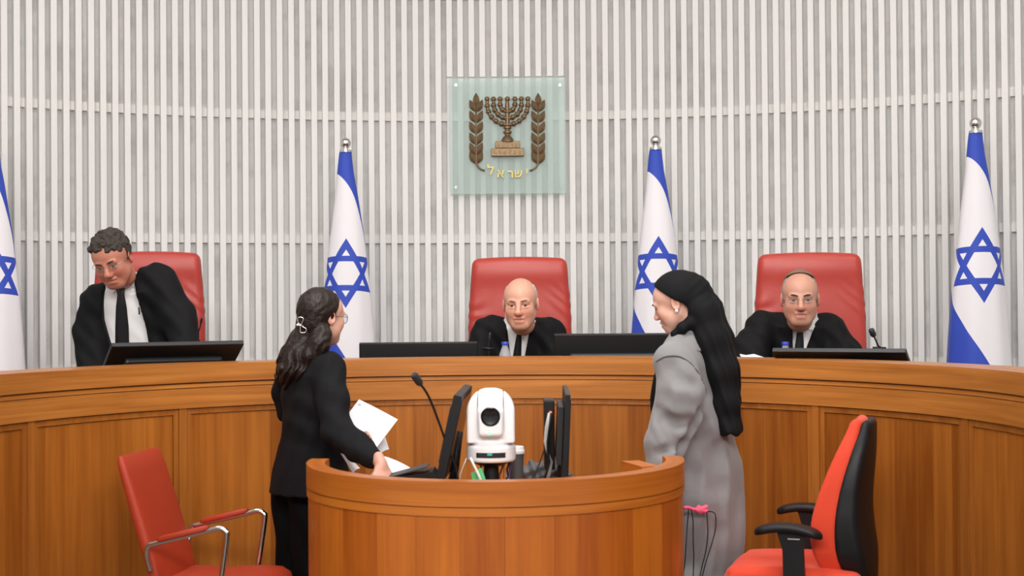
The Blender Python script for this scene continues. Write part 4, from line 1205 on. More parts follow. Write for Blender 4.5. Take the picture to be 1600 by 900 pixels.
vmesh('seat_cushion', [v.mesh()], M_org, tc_)
MB().rbox((0.02, 0, 0.447), (0.46, 0.44, 0.03), 0.012).build('seat_pan', M_black, tc_, True)
for s in (-1, 1):
    v = Vol((-0.16, 0.20 * s - 0.12, 0.44), (0.22, 0.20 * s + 0.16, 0.80), 0.006)
    y = 0.285 * s
    v = Vol((-0.20, y - 0.08, 0.40), (0.24, y + 0.08, 0.80), 0.006)
    def pad(X, Y, Z):
        zc_ = 0.712 - 1.6 * (X - 0.045) ** 2
        a = np.sqrt((np.maximum(np.abs(X - 0.035) - 0.085, 0)) ** 2 + (Y - y) ** 2) - 0.044
        b = np.abs(Z - zc_) - 0.016
        r = 0.014; a, b = a + r, b + r
        return (np.minimum(np.maximum(a, b), 0) + np.sqrt(np.maximum(a, 0) ** 2 + np.maximum(b, 0) ** 2) - r) * 0.9
    v.put(pad, (-0.12, y - 0.05, 0.64), (0.20, y + 0.05, 0.75))
    ar = vmesh('armrest', [v.mesh()], M_black, tc_)
    MB().prism([(-0.035, y - 0.018, 0.695), (0.075, y - 0.018, 0.695), (0.055, y - 0.018, 0.63), (0.052, y - 0.018, 0.43), (-0.03, y - 0.018, 0.43), (-0.022, y - 0.018, 0.63)], (0, 0.036, 0)).build('arm_post', M_black, ar)
    MB().box((0.012, y - 0.020 * (-s) , 0.672), (0.045, 0.002, 0.004)).build('arm_mark', M_greyc, ar)
    MB().rbox((0.01, y * 0.75, 0.435), (0.07, 0.16, 0.02), 0.006).build('arm_bracket', M_black, tc_, True)
MB().lathe([(0.028, 0.08), (0.028, 0.34), (0.022, 0.34), (0.022, 0.52)], (0, 0, 0), 16).build('gas_column', M_black, tc_, True, sharp=0.8)
MB().tube(smooth_path([(-0.05, 0, 0.43), (-0.16, 0, 0.42), (-0.215, 0, 0.45), (-0.225, 0, 0.56)]), 0.020, 10).build('back_bracket', M_black, tc_, True)
for i in range(5):
    a = i * 2 * math.pi / 5 + 0.2
    lg = MB().tube([(0, 0, 0.10), (0.30 * math.cos(a), 0.30 * math.sin(a), 0.065)], [0.03, 0.018], 8).build('base_leg', M_black, tc_, True)
    MB().sphere((0.31 * math.cos(a), 0.31 * math.sin(a), 0.03), 0.03, 10, 6).build('castor', M_black, lg, True)

tc_.scale = (0.953, 0.953, 0.953)
for ch in tc_.children:
    if not ch.name.startswith(('gas_column', 'base_leg')): ch.location.z = 0.073

# pink ribbon with cords hanging beside the desk
q = W(1086, 796, 5.62)
rb = thing('pink_ribbon_cord', 'pink ribbon with thin black cords hanging beside the grey coat', 'ribbon', (q[0], 5.62, q[2]))
RO = (q[0], 5.62, q[2])
MB().tube(smooth_path([W(1069, 794, 5.60), W(1074, 793, 5.61), W(1082, 795.5, 5.62), W(1090, 797, 5.62)]), 0.007, 8).build('ribbon_strap', M_pink, rb, True, RO)
v = Vol((q[0] - 0.03, 5.56, q[2] - 0.05), (q[0] + 0.08, 5.68, q[2] + 0.06), 0.003)
v.cap(W(1088, 796, 5.62), W(1092, 791, 5.62), 0.008, 0.006, 0.006).cap(W(1090, 797, 5.62), W(1103, 792, 5.62), 0.007, 0.009, 0.006).cap(W(1090, 797, 5.62), W(1104, 799, 5.62), 0.007, 0.009, 0.006).cap(W(1088, 797, 5.62), W(1094, 801, 5.62), 0.006, 0.006, 0.006)
vmesh('ribbon_bow', [v.mesh()], M_pink, rb, RO)
for pts in ([(1080, 796), (1083, 815), (1083, 840), (1084, 870), (1083, 905)], [(1104, 800), (1106, 830), (1103, 860), (1097, 885), (1092, 908)], [(1105, 799), (1114, 800), (1118, 806), (1118, 825), (1112, 850), (1104, 875), (1096, 905)], [(1076, 796), (1074, 820), (1072, 850), (1070, 880), (1067, 905)]):
    MB().tube(smooth_path([W(x, y, 5.61) for (x, y) in pts]), 0.0022, 6).build('cord', M_black, rb, True, RO)


# ================================================================== PEOPLE
def L2W(c, M, s, p): return np.array(c) + M @ (np.array(p, float) * s)

def add_local(v, c, M, s, fn, R, k=0.0, op=0):
    """fn(x,y,z) in head-local metres"""
    c = np.array(c, float)
    def g(X, Y, Z):
        x, y, z = X - c[0], Y - c[1], Z - c[2]
        lx = (M[0][0] * x + M[1][0] * y + M[2][0] * z) / s
        ly = (M[0][1] * x + M[1][1] * y + M[2][1] * z) / s
        lz = (M[0][2] * x + M[1][2] * y + M[2][2] * z) / s
        return fn(lx, ly, lz) * s
    v.put(g, c - R * s, c + R * s, k, op)

def make_head(v, c, M, s, fem=False, jaw=1.0, mouth_open=0.0, noseb=1.0):
    P = lambda *p: L2W(c, M, s, p)
    E = lambda p, r, k=0.02, op=0, MM=None: v.ell(P(*p), np.array(r) * s, M if MM is None else MM, k * s, op)
    Cc = lambda p, q, r1, r2, k=0.015, op=0: v.cap(P(*p), P(*q), r1 * s, r2 * s, k * s, op)
    E((0, -0.018, 0.030), (0.0765, 0.098, 0.088), 0.0)
    E((0, 0.030, 0.035), (0.067, 0.058, 0.062), 0.03)                     # forehead
    E((0, 0.026, -0.046), (0.058 * jaw, 0.056, 0.066), 0.035)             # lower face
    E((0, 0.058, -0.094), (0.030 * jaw, 0.024, 0.022), 0.030)             # chin
    for sg in (-1, 1):
        E((0.036 * sg, 0.058, -0.028), (0.028, 0.024, 0.028), 0.028)      # cheek
        Cc((0.056 * sg * jaw, -0.01, -0.050), (0.024 * sg * jaw, 0.05, -0.096), 0.016, 0.015, 0.03)   # jaw line
        E((0.028 * sg, 0.082, 0.0170), (0.022, 0.012, 0.008), 0.016)       # brow
        E((0.0315 * sg, 0.099, 0.001), (0.017, 0.020, 0.0090), 0.014, 1)  # eye socket
        E((0.0315 * sg, 0.0745, 0.0078), (0.0175, 0.0142, 0.0085), 0.006)  # upper lid
        E((0.0315 * sg, 0.0745, -0.0098), (0.0160, 0.0128, 0.0068), 0.006)  # lower lid
        E((0.044 * sg * jaw, 0.030, -0.058), (0.022, 0.030, 0.030), 0.025)
        # ear
        Me = M @ rotz(-0.35 * sg)
        E((0.079 * sg, -0.012, -0.006), (0.008, 0.019, 0.031), 0.008, 0, Me)
        E((0.085 * sg, -0.008, -0.004), (0.005, 0.010, 0.018), 0.006, 1, Me)
    nz_ = 0.74 if fem else 1.0
    Cc((0, 0.086, 0.008), (0, 0.107 * noseb - (0.004 if fem else 0), -0.030), 0.0085 * nz_, 0.0130 * nz_, 0.014)
    E((0, 0.106 * noseb - (0.004 if fem else 0), -0.034), (0.0140 * nz_, 0.012 * nz_, 0.0115 * nz_), 0.008)
    for sg in (-1, 1): E((0.0120 * sg * nz_, 0.096, -0.038), (0.0095 * nz_, 0.012, 0.0085 * nz_), 0.008)
    E((0, 0.082, -0.060), (0.026, 0.012, 0.007), 0.012)
    E((0, 0.080, -0.077), (0.021, 0.011, 0.008), 0.012)
    E((0, 0.095, -0.068), (0.026, 0.010, 0.0022 + mouth_open), 0.004, 1)
    for sg in (-1, 1): Cc((0.019 * sg, 0.094, -0.036), (0.034 * sg, 0.078, -0.066), 0.0018, 0.0018, 0.006, 1)   # nasolabial fold
    # neck
    Cc((0, -0.025, -0.050), (0, -0.045, -0.100), 0.054 if not fem else 0.046, 0.054 if not fem else 0.046, 0.025)

def head_color(c, M, s, base, lip=(0.46, 0.12, 0.10), extra=None):
    base = np.array(base)
    def f(v):
        l = ((v - np.array(c)) @ M) / s
        col = np.repeat(base[None, :], len(v), 0)
        def blend(mask, colr, a):
            nonlocal col
            m = (mask * a)[:, None]; col = col * (1 - m) + np.array(colr)[None, :] * m
        g = lambda p, r: np.exp(-np.sum(((l - np.array(p)) / np.array(r)) ** 2, 1))
        red = (base[0] * 1.0, base[1] * 0.74, base[2] * 0.70)
        blend(g((0, 0.105, -0.034), (0.018, 0.03, 0.016)), red, 0.6)
        for sg in (-1, 1):
            blend(g((0.040 * sg, 0.07, -0.035), (0.026, 0.04, 0.024)), red, 0.5)
            blend(g((0.08 * sg, -0.01, -0.005), (0.012, 0.03, 0.035)), red, 0.5)
            blend(g((0.0315 * sg, 0.085, -0.012), (0.018, 0.02, 0.006)), (base[0] * 0.6, base[1] * 0.45, base[2] * 0.45), 0.5)
        blend(g((0, 0.09, -0.060), (0.025, 0.03, 0.005)), lip, 0.8)
        blend(g((0, 0.09, -0.076), (0.021, 0.03, 0.006)), lip, 0.7)
        if extra: col = extra(l, col)
        return col
    return f

def add_eyes(par, c, M, s, O, brow, brow_t=1.0, look=(0, 0)):
    for sg in (-1, 1):
        e = MB().sphere(L2W(c, M, s, (0.0315 * sg, 0.0755, -0.0005)), 0.0112 * s, 14, 10).build('eyeball', M_eye, par, True, O)
        d = V3(look[0], 1, look[1]); d /= np.linalg.norm(d)
        MB().sphere(L2W(c, M, s, V3(0.0315 * sg, 0.0755, -0.0005) + d * 0.0055), (0.0070 * s,) * 3, 12, 8).build('iris', M_iris, e, True, O)
        pts = [L2W(c, M, s, p) for p in ((0.013 * sg, 0.0945, 0.0185), (0.025 * sg, 0.0960, 0.0220), (0.038 * sg, 0.0905, 0.0225), (0.050 * sg, 0.079, 0.0185))]
        MB().tube(smooth_path(pts, 4), [0.0028 * s * brow_t] * 4 + [0.0040 * s * brow_t] * 5 + [0.0030 * s * brow_t] * 3 + [0.0012 * s], 6).build('eyebrow', brow, par, True, O)

def add_glasses(par, c, M, s, O, rim=None, r=0.021, hgt=0.015, wire=0.0011, y=0.097, zoff=-0.002):
    g = MB()
    P = lambda *p: L2W(c, M, s, p)
    g.tube(smooth_path([P(-0.012, y, zoff + 0.004), P(0, y + 0.004, zoff + 0.006), P(0.012, y, zoff + 0.004)], 4), wire * s, 6)
    for sg in (-1, 1):
        g.tube(smooth_path([P(0.053 * sg, y - 0.012, zoff + 0.005), P(0.072 * sg, y - 0.03, zoff + 0.006), P(0.080 * sg, 0.01, zoff + 0.006), P(0.081 * sg, -0.015, zoff - 0.004)], 5), wire * s, 6)
        if rim:
            ring = [P((0.033 + r * math.cos(t)) * sg, y - 0.010 * (0.5 + 0.5 * math.cos(t)), zoff + hgt * math.sin(t)) for t in np.linspace(0, 2 * math.pi, 22, endpoint=False)]
            g.tube(ring, wire * 1.3 * s, 6, closed=True)
    gl = g.build('glasses', rim or M_wire, par, True, O)
    for sg in (-1, 1):
        ring = [P((0.033 + r * 0.98 * math.cos(t)) * sg, y - 0.010 * (0.5 + 0.5 * math.cos(t)), zoff + hgt * 0.98 * math.sin(t)) for t in np.linspace(0, 2 * math.pi, 22, endpoint=False)]
        MB().prism(ring, (M @ V3(0, 0.0012, 0)) * s).build('lens', M_lens, gl, False, O)

def cran(x, y, z, g=0.0):
    return (np.sqrt((x / (0.075 + g)) ** 2 + ((y + 0.018) / (0.098 + g)) ** 2 + ((z - 0.030) / (0.088 + g)) ** 2) - 1) * 0.075

def judge(label, root, hp, fwd, up, s, tone, chest, torso, traps, arms, vl, hair, brow, skirt=0.80, mouth=0.0, jaw=1.0, lap=None, glasses=False, tie=None, wings=None, look=(0, 0), lean=None):
    O = np.array(root, float)
    t = thing('person', label, 'person', O)
    c = W(*hp); M = frame(fwd, up)
    # --- body: head, neck and chest as one surface
    vb = Vol(c - V3(0.16, 0.20, 0.36) * s, c + V3(0.16, 0.20, 0.16) * s, 0.0034)
    make_head(vb, c, M, s, jaw=jaw, mouth_open=mouth)
    nb = W(*chest['neck'])
    vb.cap(L2W(c, M, s, (0, -0.045, -0.095)), nb + V3(0, 0.02, -0.02), 0.052 * s, 0.055 * s, 0.02)
    body = vmesh('body', [vb.mesh()], M_skin, t, O, head_color(c, M, s, tone))
    add_eyes(t, c, M, s, O, brow, look=look)
    # --- robe
    ptsw = [W(*q) for q in torso['pts']]
    lo = np.min(ptsw + [W(*q) for a in arms for q in a['pts']] + [c - 0.1], 0) - 0.22; hi = np.max(ptsw + [W(*q) for a in arms for q in a['pts']], 0) + 0.22
    if lap is not None:
        for q in lap: lo = np.minimum(lo, np.array(q[0]) - 0.16); hi = np.maximum(hi, np.array(q[0]) + 0.12)
    lo[2] = skirt - 0.03; hi[2] = max(hi[2], nb[2] + 0.1)
    def build(v, g, arms_on):
        secs = []
        for q, rx, ry in zip(ptsw, torso['rx'], torso['ry']): secs.append((q[0], q[1], q[2], rx - g, ry - g))
        q = ptsw[0]; secs.append((q[0], q[1] + 0.05, skirt, torso['rx'][0] * 1.05 - g, torso['ry'][0] * 1.15 - g))
        v.loft(secs, torso.get('ang', 0.0), 0.02)
        for a_, b_, r1, r2 in traps: v.cap(W(*a_), W(*b_), r1 - g, r2 - g, 0.06)
        if arms_on:
            for a in arms: v.chain([W(*q) for q in a['pts']], [r - g for r in a['r']], 0.05)
            if lap is not None:
                for a_, b_ in lap: v.cap(a_, b_, 0.10, 0.09, 0.05)
    v = Vol(lo, hi, 0.0075)
    build(v, 0.0, True)
    yc = ptsw[-1][1]
    v.disp(lambda X, Y, Z: 0.0045 * np.sin(X * 46 + 3.0 * np.sin(Z * 5 + X * 3)) * np.clip((yc + 0.02 - Y) * 12, 0, 1) + 0.003 * np.sin((X + Z) * 60 + Y * 20))
    lines = []
    for (a_, b_) in vl:
        A, B = W(*a_), W(*b_); lines.append(((A[0], A[2]), (B[0], B[2])))
    v.wedge(lines, yc - 0.6, yc + 0.02, skirt - 0.1, hi[2] + 0.1, 0.004)
    # neck opening
    v.cap(nb + V3(0, 0, -0.06), nb + V3(0, -0.05, 0.12), 0.074 * s, 0.086 * s, 0.01, 1)
    vmesh('robe', [v.mesh()], M_robe, t, O)
    # --- shirt
    v = Vol(lo, hi, 0.0065)
    build(v, 0.024, False)
    v.cap(nb + V3(0, 0, -0.07), nb + V3(0, -0.035, 0.022), 0.080 * s, 0.070 * s, 0.03)
    v.cap(nb + V3(0, 0, -0.02), nb + V3(0, -0.060, 0.10), 0.056 * s, 0.068 * s, 0.004, 1)
    v.disp(lambda X, Y, Z: 0.0025 * np.sin(X * 70 + Z * 25) * np.sin(Z * 30))
    sh = vmesh('shirt', [v.mesh()], M_shirt, t, O)
    # collar wings
    if wings:
        for w in wings:
            P = []
            for (x, y) in w:
                q = W(x, y, ptsw[-1][1] - torso['ry'][-1])
                f = v.front(q[0], q[2]); yy = (f if f is not None else q[1]) - 0.010
                P.append(W(x, y, yy))
            MB().prism(P, (0, 0.006, 0)).build('collar_wing', M_shirt, sh, False, O)
    # tie
    if tie:
        vs = []; fs = []
        for (x, y, hw) in tie:
            q = W(x, y, ptsw[-1][1] - torso['ry'][-1])
            f = v.front(q[0], q[2]); yy = (f if f is not None else q[1]) - 0.010
            q = W(x, y, yy); w_ = hw * yy / FPX
            vs += [q + V3(-w_, 0.006, 0), q + V3(-w_ * 0.3, -0.004, 0), q + V3(w_ * 0.3, -0.004, 0), q + V3(w_, 0.006, 0), q + V3(0, 0.010, 0)]
        n = len(tie)
        for i in range(n - 1):
            for k in range(5):
                j = (k + 1) % 5; fs.append((i * 5 + k, i * 5 + j, i * 5 + 5 + j, i * 5 + 5 + k))
        fs += [(4, 3, 2, 1, 0), tuple(range((n - 1) * 5, n * 5))]
        MB().add(vs, fs).build('necktie', M_tie, t, True, O, sharp=1.2)
    # --- hair
    hair(t, c, M, s, O)
    if glasses: add_glasses(t, c, M, s, O)
    return t, c, M

def hair_bald(t, c, M, s, O):
    v = Vol(c - 0.15 * s, c + 0.15 * s, 0.0034)
    def fn(x, y, z):
        d = cran(x, y, z, 0.0045)
        side = 0.056 - np.abs(x)
        m = np.minimum(side, y + 0.045)
        return np.maximum(np.maximum(d, m), np.maximum(y - 0.052 + 0.4 * np.maximum(-z, 0) * 2, np.maximum(-(z + 0.040), z - 0.085)))
    add_local(v, c, M, s, fn, 0.14)
    vmesh('hair', [v.mesh()], M_hairwh, t, O)

def hair_silver(t, c, M, s, O):
    v = Vol(c - 0.15 * s, c + 0.15 * s, 0.0034)
    def fn(x, y, z):
        d = cran(x, y, z, 0.0055)
        side = 0.058 - np.abs(x)
        m = np.minimum(side, y + 0.035)
        return np.maximum(np.maximum(d, m), np.maximum(y - 0.046 + 0.8 * np.maximum(-z, 0), np.maximum(-(z + 0.035), z - 0.105)))
    add_local(v, c, M, s, fn, 0.14)
    vmesh('hair', [v.mesh()], M_hairsv, t, O)
    v = Vol(c - 0.16 * s, c + 0.16 * s, 0.0034)
    def fk(x, y, z):
        d = np.abs(cran(x, y, z, 0.0085)) - 0.0025
        return np.maximum(d, np.sqrt(x ** 2 + (y + 0.058) ** 2 + (z - 0.125) ** 2) - 0.080)
    add_local(v, c, M, s, fk, 0.15)
    vmesh('skullcap', [v.mesh()], M_kippah, t, O)

def hair_curly(t, c, M, s, O):
    rnd = random.Random(3)
    v = Vol(c - 0.17 * s, c + 0.17 * s, 0.004)
    def fn(x, y, z):
        d = cran(x, y, z, 0.010)
        front = y - (0.066 + 0.50 * (z - 0.055))
        face = np.where(z < 0.050, y - 0.004, front)
        return np.maximum(np.maximum(d, face), -(z + 0.010))
    add_local(v, c, M, s, fn, 0.15)
    for i in range(260):
        a = rnd.uniform(0, 2 * math.pi); zz = rnd.uniform(-0.15, 1.0)
        r = math.sqrt(max(0, 1 - zz * zz))
        p = V3(0.081 * r * math.cos(a), -0.018 + 0.104 * r * math.sin(a), 0.030 + 0.096 * zz)
        if p[1] > 0.070 + 0.4 * (p[2] - 0.060): 
            continue
        if p[2] < 0.052 and p[1] > -0.012: continue
        k = 0.0145 if p[2] > 0.05 else 0.009
        q = p + V3(rnd.uniform(-.004, .004), rnd.uniform(-.004, .004), rnd.uniform(0, .008) if p[2] > 0.06 else 0)
        v.ell(L2W(c, M, s, q), np.array([k, k * 0.8, k * 0.7]) * s * rnd.uniform(0.75, 1.2), M @ rotz(rnd.uniform(0, 3)) @ rotx(rnd.uniform(-1, 1)), 0.004)
    v.disp(lambda X, Y, Z: 0.0018 * np.sin(X * 420 + 2 * np.sin(Z * 200)) * np.sin(Z * 390 + Y * 160))
    vmesh('hair', [v.mesh()], M_hairgr, t, O)

# middle judge
judge('bald man in black robe leaning forward in the middle red chair', (W(812, 560, 7.7)[0], 7.72, 0.80),
      (813.5, 474.5, 7.42), (-0.13, -1, -0.10), (-0.03, 0, 1), 1.10, (0.60, 0.315, 0.225),
      {'neck': (812, 502, 7.66)},
      {'pts': [(812, 640, 7.74), (812, 560, 7.70), (812, 515, 7.66)], 'rx': [0.19, 0.19, 0.155], 'ry': [0.15, 0.14, 0.115]},
      [((812, 512, 7.66), (772, 517, 7.66), 0.062, 0.078), ((812, 512, 7.66), (850, 520, 7.66), 0.062, 0.078)],
      [{'pts': [(760, 521, 7.66), (747, 560, 7.62), (752, 600, 7.50)], 'r': [0.080, 0.082, 0.07]}, {'pts': [(861, 523, 7.66), (874, 565, 7.62), (868, 602, 7.50)], 'r': [0.080, 0.082, 0.07]}],
      [((787.5, 470, 7.55), (798, 562, 7.55)), ((819, 562, 7.55), (837, 470, 7.55))],
      hair_bald, M_browg, jaw=0.92, lap=[(V3(-0.06, 7.75, 0.90), V3(-0.08, 7.48, 0.86)), (V3(0.14, 7.75, 0.90), V3(0.16, 7.48, 0.86))],
      tie=[(812, 513, 5.5), (812, 520, 4.2), (811, 522, 3.6), (810, 535, 5), (808, 556, 6.5), (807, 590, 7)],
      wings=[[(797, 498), (809, 514), (803, 521), (796, 514)], [(829, 498), (815, 514), (822, 521), (829, 512)]], look=(-0.1, -0.02))
# right judge
judge('man in black robe with rimless glasses and small skullcap in the right red chair', (W(1250, 560, 7.35)[0], 7.37, 0.80),
      (1250, 466.5, 7.08), (-0.16, -1, -0.08), (0.0, 0, 1), 1.10, (0.52, 0.26, 0.185),
      {'neck': (1251, 497, 7.32)},
      {'pts': [(1250, 640, 7.40), (1250, 560, 7.36), (1250, 512, 7.32)], 'rx': [0.21, 0.20, 0.165], 'ry': [0.16, 0.15, 0.12]},
      [((1250, 510, 7.32), (1196, 512, 7.32), 0.066, 0.078), ((1250, 510, 7.32), (1292, 516, 7.32), 0.066, 0.078)],
      [{'pts': [(1190, 513, 7.32), (1172, 548, 7.25), (1180, 600, 7.10)], 'r': [0.080, 0.085, 0.075]}, {'pts': [(1297, 517, 7.32), (1320, 556, 7.25), (1322, 600, 7.15)], 'r': [0.080, 0.080, 0.075]}],
      [((1236, 465, 7.2), (1240.5, 550, 7.2)), ((1259.5, 550, 7.2), (1281, 490, 7.2))],
      hair_silver, M_browd, mouth=0.0035, glasses=True, lap=[(V3(1.30, 7.42, 0.90), V3(1.24, 7.2, 0.86)), (V3(1.52, 7.42, 0.90), V3(1.46, 7.2, 0.86))],
      tie=[(1250, 507, 7.5), (1251, 516, 5.5), (1250.5, 519, 4.6), (1250, 532, 6.3), (1249, 548, 7.5), (1249, 590, 8)],
      wings=[[(1239, 500), (1247, 511), (1241, 517), (1237, 512)], [(1272, 496), (1256, 511), (1262, 514), (1274, 517)]], look=(-0.05, -0.02))
# left judge, standing and bending forward
jl, jc, jM = judge('curly-haired man in black robe standing and bending forward at the left', (W(200, 600, 7.1)[0], 7.15, 0.24),
      (175.5, 406, 6.86), (-0.06, -1, -0.46), (-0.20, 0, 1), 1.06, (0.47, 0.185, 0.125),
      {'neck': (191, 436, 7.08)},
      {'pts': [(196, 640, 7.22), (194, 540, 7.16), (200, 458, 7.08)], 'rx': [0.18, 0.175, 0.15], 'ry': [0.15, 0.14, 0.12]},
      [((192, 450, 7.08), (160, 470, 7.06), 0.062, 0.080), ((196, 446, 7.08), (246, 440, 7.08), 0.066, 0.084), ((246, 470, 7.10), (268, 600, 7.12), 0.085, 0.13)],
      [{'pts': [(152, 474, 7.06), (144, 520, 7.05), (148, 600, 6.98)], 'r': [0.082, 0.080, 0.082]}, {'pts': [(250, 442, 7.08), (278, 494, 7.02), (296, 560, 6.90)], 'r': [0.084, 0.078, 0.074]}],
      [((167, 420, 7.0), (160.5, 500, 7.0)), ((160.5, 500, 7.0), (176, 560, 7.0)), ((234, 552, 7.0), (202, 405, 7.0))],
      hair_curly, M_browd, skirt=0.50, glasses=True, jaw=1.0,
      tie=[(187, 446, 8.5), (188, 456, 6.5), (188.5, 461, 5.6), (189, 480, 8.5), (190, 510, 10.5), (190.5, 540, 11), (191, 580, 11)],
      wings=[[(168, 437), (184, 448), (176, 459), (167, 452)], [(205, 417), (192, 447), (199, 449), (211, 449)]], look=(0, -0.25))
JO = (W(200, 600, 7.1)[0], 7.15, 0.24)
for dx in (-0.10, 0.10):
    MB().tube([(JO[0] + dx, 7.22, 0.85), (JO[0] + dx * 1.1, 7.2, 0.55), (JO[0] + dx * 1.1, 7.24, 0.28)], [0.09, 0.07, 0.055], 12).build('trouser_leg', M_trouser, jl, True, JO)
    MB().sphere((JO[0] + dx * 1.1, 7.17, 0.285), (0.045, 0.12, 0.045), 12, 8).build('shoe', M_black, jl, True, JO)
pn = W(217, 480, 6.93)
MB().tube([pn, pn + V3(0.002, 0, -0.035)], 0.004, 8).build('pen', M_dark, jl, True, JO)

# ------------------------------------------------------------------ hands
def hand(v, wrist, d, n, side, s=1.0, curl=0.5):
    """d: finger direction, n: back-of-hand normal, side: +1 thumb on d x n side"""
    d = np.array(d, float); d /= np.linalg.norm(d); n = np.array(n, float); n -= d * (n @ d); n /= np.linalg.norm(n)
    w = np.cross(d, n) * side
    Mx = np.stack([w, d, n], 1)
    wrist = np.array(wrist, float)
    P = lambda a, b, c: wrist + Mx @ (V3(a, b, c) * s)
    v.cap(P(0, -0.03, 0), P(0, 0.015, 0), 0.022 * s, 0.023 * s, 0.01)
    v.ell(P(0, 0.050, 0), np.array((0.038, 0.048, 0.014)) * s, Mx, 0.014)
    for x, L in ((0.028, 0.068), (0.010, 0.076), (-0.009, 0.071), (-0.026, 0.056)):
        a = P(x * 0.85, 0.075, 0.0); c1 = curl
        b = P(x, 0.088 + L * 0.35, -0.006 * c1 + 0.004); cc = P(x * 1.02, 0.088 + L * (0.62), -0.028 * c1); e = P(x * 1.0, 0.088 + L * (0.80 - 0.1 * c1), -0.055 * c1)
        v.chain([a, b, cc, e], [0.0098 * s, 0.0088 * s, 0.0080 * s, 0.0068 * s], 0.003)
    v.chain([P(0.022, 0.020, -0.004), P(0.044, 0.048, -0.014 * curl - 0.004), P(0.050, 0.078, -0.028 * curl)], [0.014 * s, 0.0105 * s, 0.008 * s], 0.008)

# ------------------------------------------------------------------ woman in black
O1 = np.array([W(482, 800, 6.0)[0], 6.0, 0.0])
w1 = thing('person', 'woman in black suit with long dark hair and glasses standing behind the desk', 'person', O1)
fw = V3(0.83, 0.55, 0); fw /= np.linalg.norm(fw); rt = V3(fw[1], -fw[0], 0)
hc = W(504, 495, 5.98); Mh = frame((0.70, 0.71, -0.06), (0.0, 0, 1)); hs_ = 0.95
wr = W(595, 724, 5.52); wr2 = W(536, 690, 5.98)
vb = Vol(V3(hc[0] - 0.20, 5.32, 0.84), V3(W(625, 729, 5.5)[0] + 0.03, 6.32, hc[2] + 0.14), 0.0036)
make_head(vb, hc, Mh, hs_, fem=True, jaw=0.9)
nk1 = W(490, 556, 6.0)
vb.cap(L2W(hc, Mh, hs_, (0, -0.040, -0.09)), nk1, 0.046, 0.055, 0.03)
shR = W(513, 576, 5.90); shL = W(456, 576, 6.14); elR = W(526, 672, 5.76); elL = W(452, 640, 6.22)
vb.chain([nk1, shR, elR, wr], [0.05, 0.042, 0.034, 0.022], 0.02)
vb.chain([nk1, shL, elL, wr2], [0.05, 0.042, 0.034, 0.022], 0.02)
skin1 = (0.56, 0.31, 0.235)
hand(vb, wr, (0.34, -0.36, -0.86), (0.55, -0.62, 0.50), 1, 0.92, 0.45)
hand(vb, wr2, (0.75, -0.1, 0.15), (-0.2, 0.9, 0.3), 1, 0.90, 0.8)
hcol = head_color(hc, Mh, hs_, skin1)
vmesh('body', [vb.mesh()], M_skin, w1, O1, hcol)
add_eyes(w1, hc, Mh, hs_, O1, M_browd, 0.8)
add_glasses(w1, hc, Mh, hs_, O1, M_black, 0.024, 0.020, 0.0011, 0.104, -0.004)
# jacket
v = Vol(W(400, 790, 6.0) - V3(0.05, 0.62, 0.02), W(640, 530, 6.0) + V3(0.02, 0.30, 0.06), 0.0068)
ang = math.atan2(rt[1], rt[0])
def sec(px, py, rx, ry, Y=6.0):
    q = W(px, py, Y); return (q[0], q[1], q[2], rx, ry)
v.loft([sec(484, 769, 0.205, 0.165, 6.07), sec(485, 735, 0.192, 0.150, 6.05), sec(488, 690, 0.165, 0.125, 6.02), sec(489, 660, 0.158, 0.118), sec(489, 620, 0.170, 0.122), sec(488, 585, 0.170, 0.115), sec(488, 562, 0.135, 0.085)], ang, 0.03)
v.cap(W(489, 558, 6.0), shR, 0.050, 0.062, 0.05).cap(W(489, 558, 6.0), shL, 0.050, 0.062, 0.05)
v.chain([shR, W(520, 625, 5.82), elR, W(560, 700, 5.64), W(582, 716, 5.56)], [0.066, 0.064, 0.062, 0.054, 0.043], 0.025)
v.chain([shL, W(447, 610, 6.20), elL, W(494, 665, 6.12), W(530, 688, 6.0)], [0.064, 0.058, 0.056, 0.05, 0.042], 0.02)
def jf(X, Y, Z):
    return 0.0035 * np.sin(Z * 55 + X * 38 + Y * 20) * np.clip((1.35 - Z) * 4, 0, 1) * np.clip((Z - 0.9) * 5, 0, 1) + 0.002 * np.sin(X * 90 - Z * 40)
v.disp(jf)
jk = vmesh('jacket', [v.mesh()], M_suit, w1, O1)
v = Vol(W(470, 566, 6.0) - V3(0.08, 0.10, 0.02), W(515, 535, 6.0) + V3(0.08, 0.10, 0.03), 0.005)
nbp = W(491, 556, 6.0)
v.cap(nbp + V3(0, 0, -0.03), nbp + V3(0.012, 0.006, 0.035), 0.078, 0.062, 0.0)
v.cap(nbp + V3(0.02, 0.015, -0.02), nbp + V3(0.03, 0.02, 0.08), 0.055, 0.058, 0.006, 1)
vmesh('jacket_collar', [v.mesh()], M_suit, jk, O1)
# trousers
v = Vol(O1 + V3(-0.28, -0.16, 0.03), O1 + V3(0.28, 0.42, 0.86), 0.009)
for sg in (-1, 1):
    hip = O1 + rt * 0.085 * sg + V3(-0.045, 0.12, 0.80)
    v.chain([hip, hip + V3(0.005, 0, -0.36), hip + V3(-0.01, 0, -0.72)], [0.098, 0.075, 0.066], 0.02)
v.disp(lambda X, Y, Z: 0.004 * np.sin(Z * 30 + X * 40))
vmesh('trousers', [v.mesh()], M_trouser, w1, O1)
for sg in (-1, 1):
    ft = O1 + rt * 0.085 * sg + V3(-0.055, 0.12, 0.045)
    MB().sphere(ft + fw * 0.05, (0.042, 0.12, 0.045), 14, 8, frame(fw)).build('shoe', M_black, w1, True, O1)
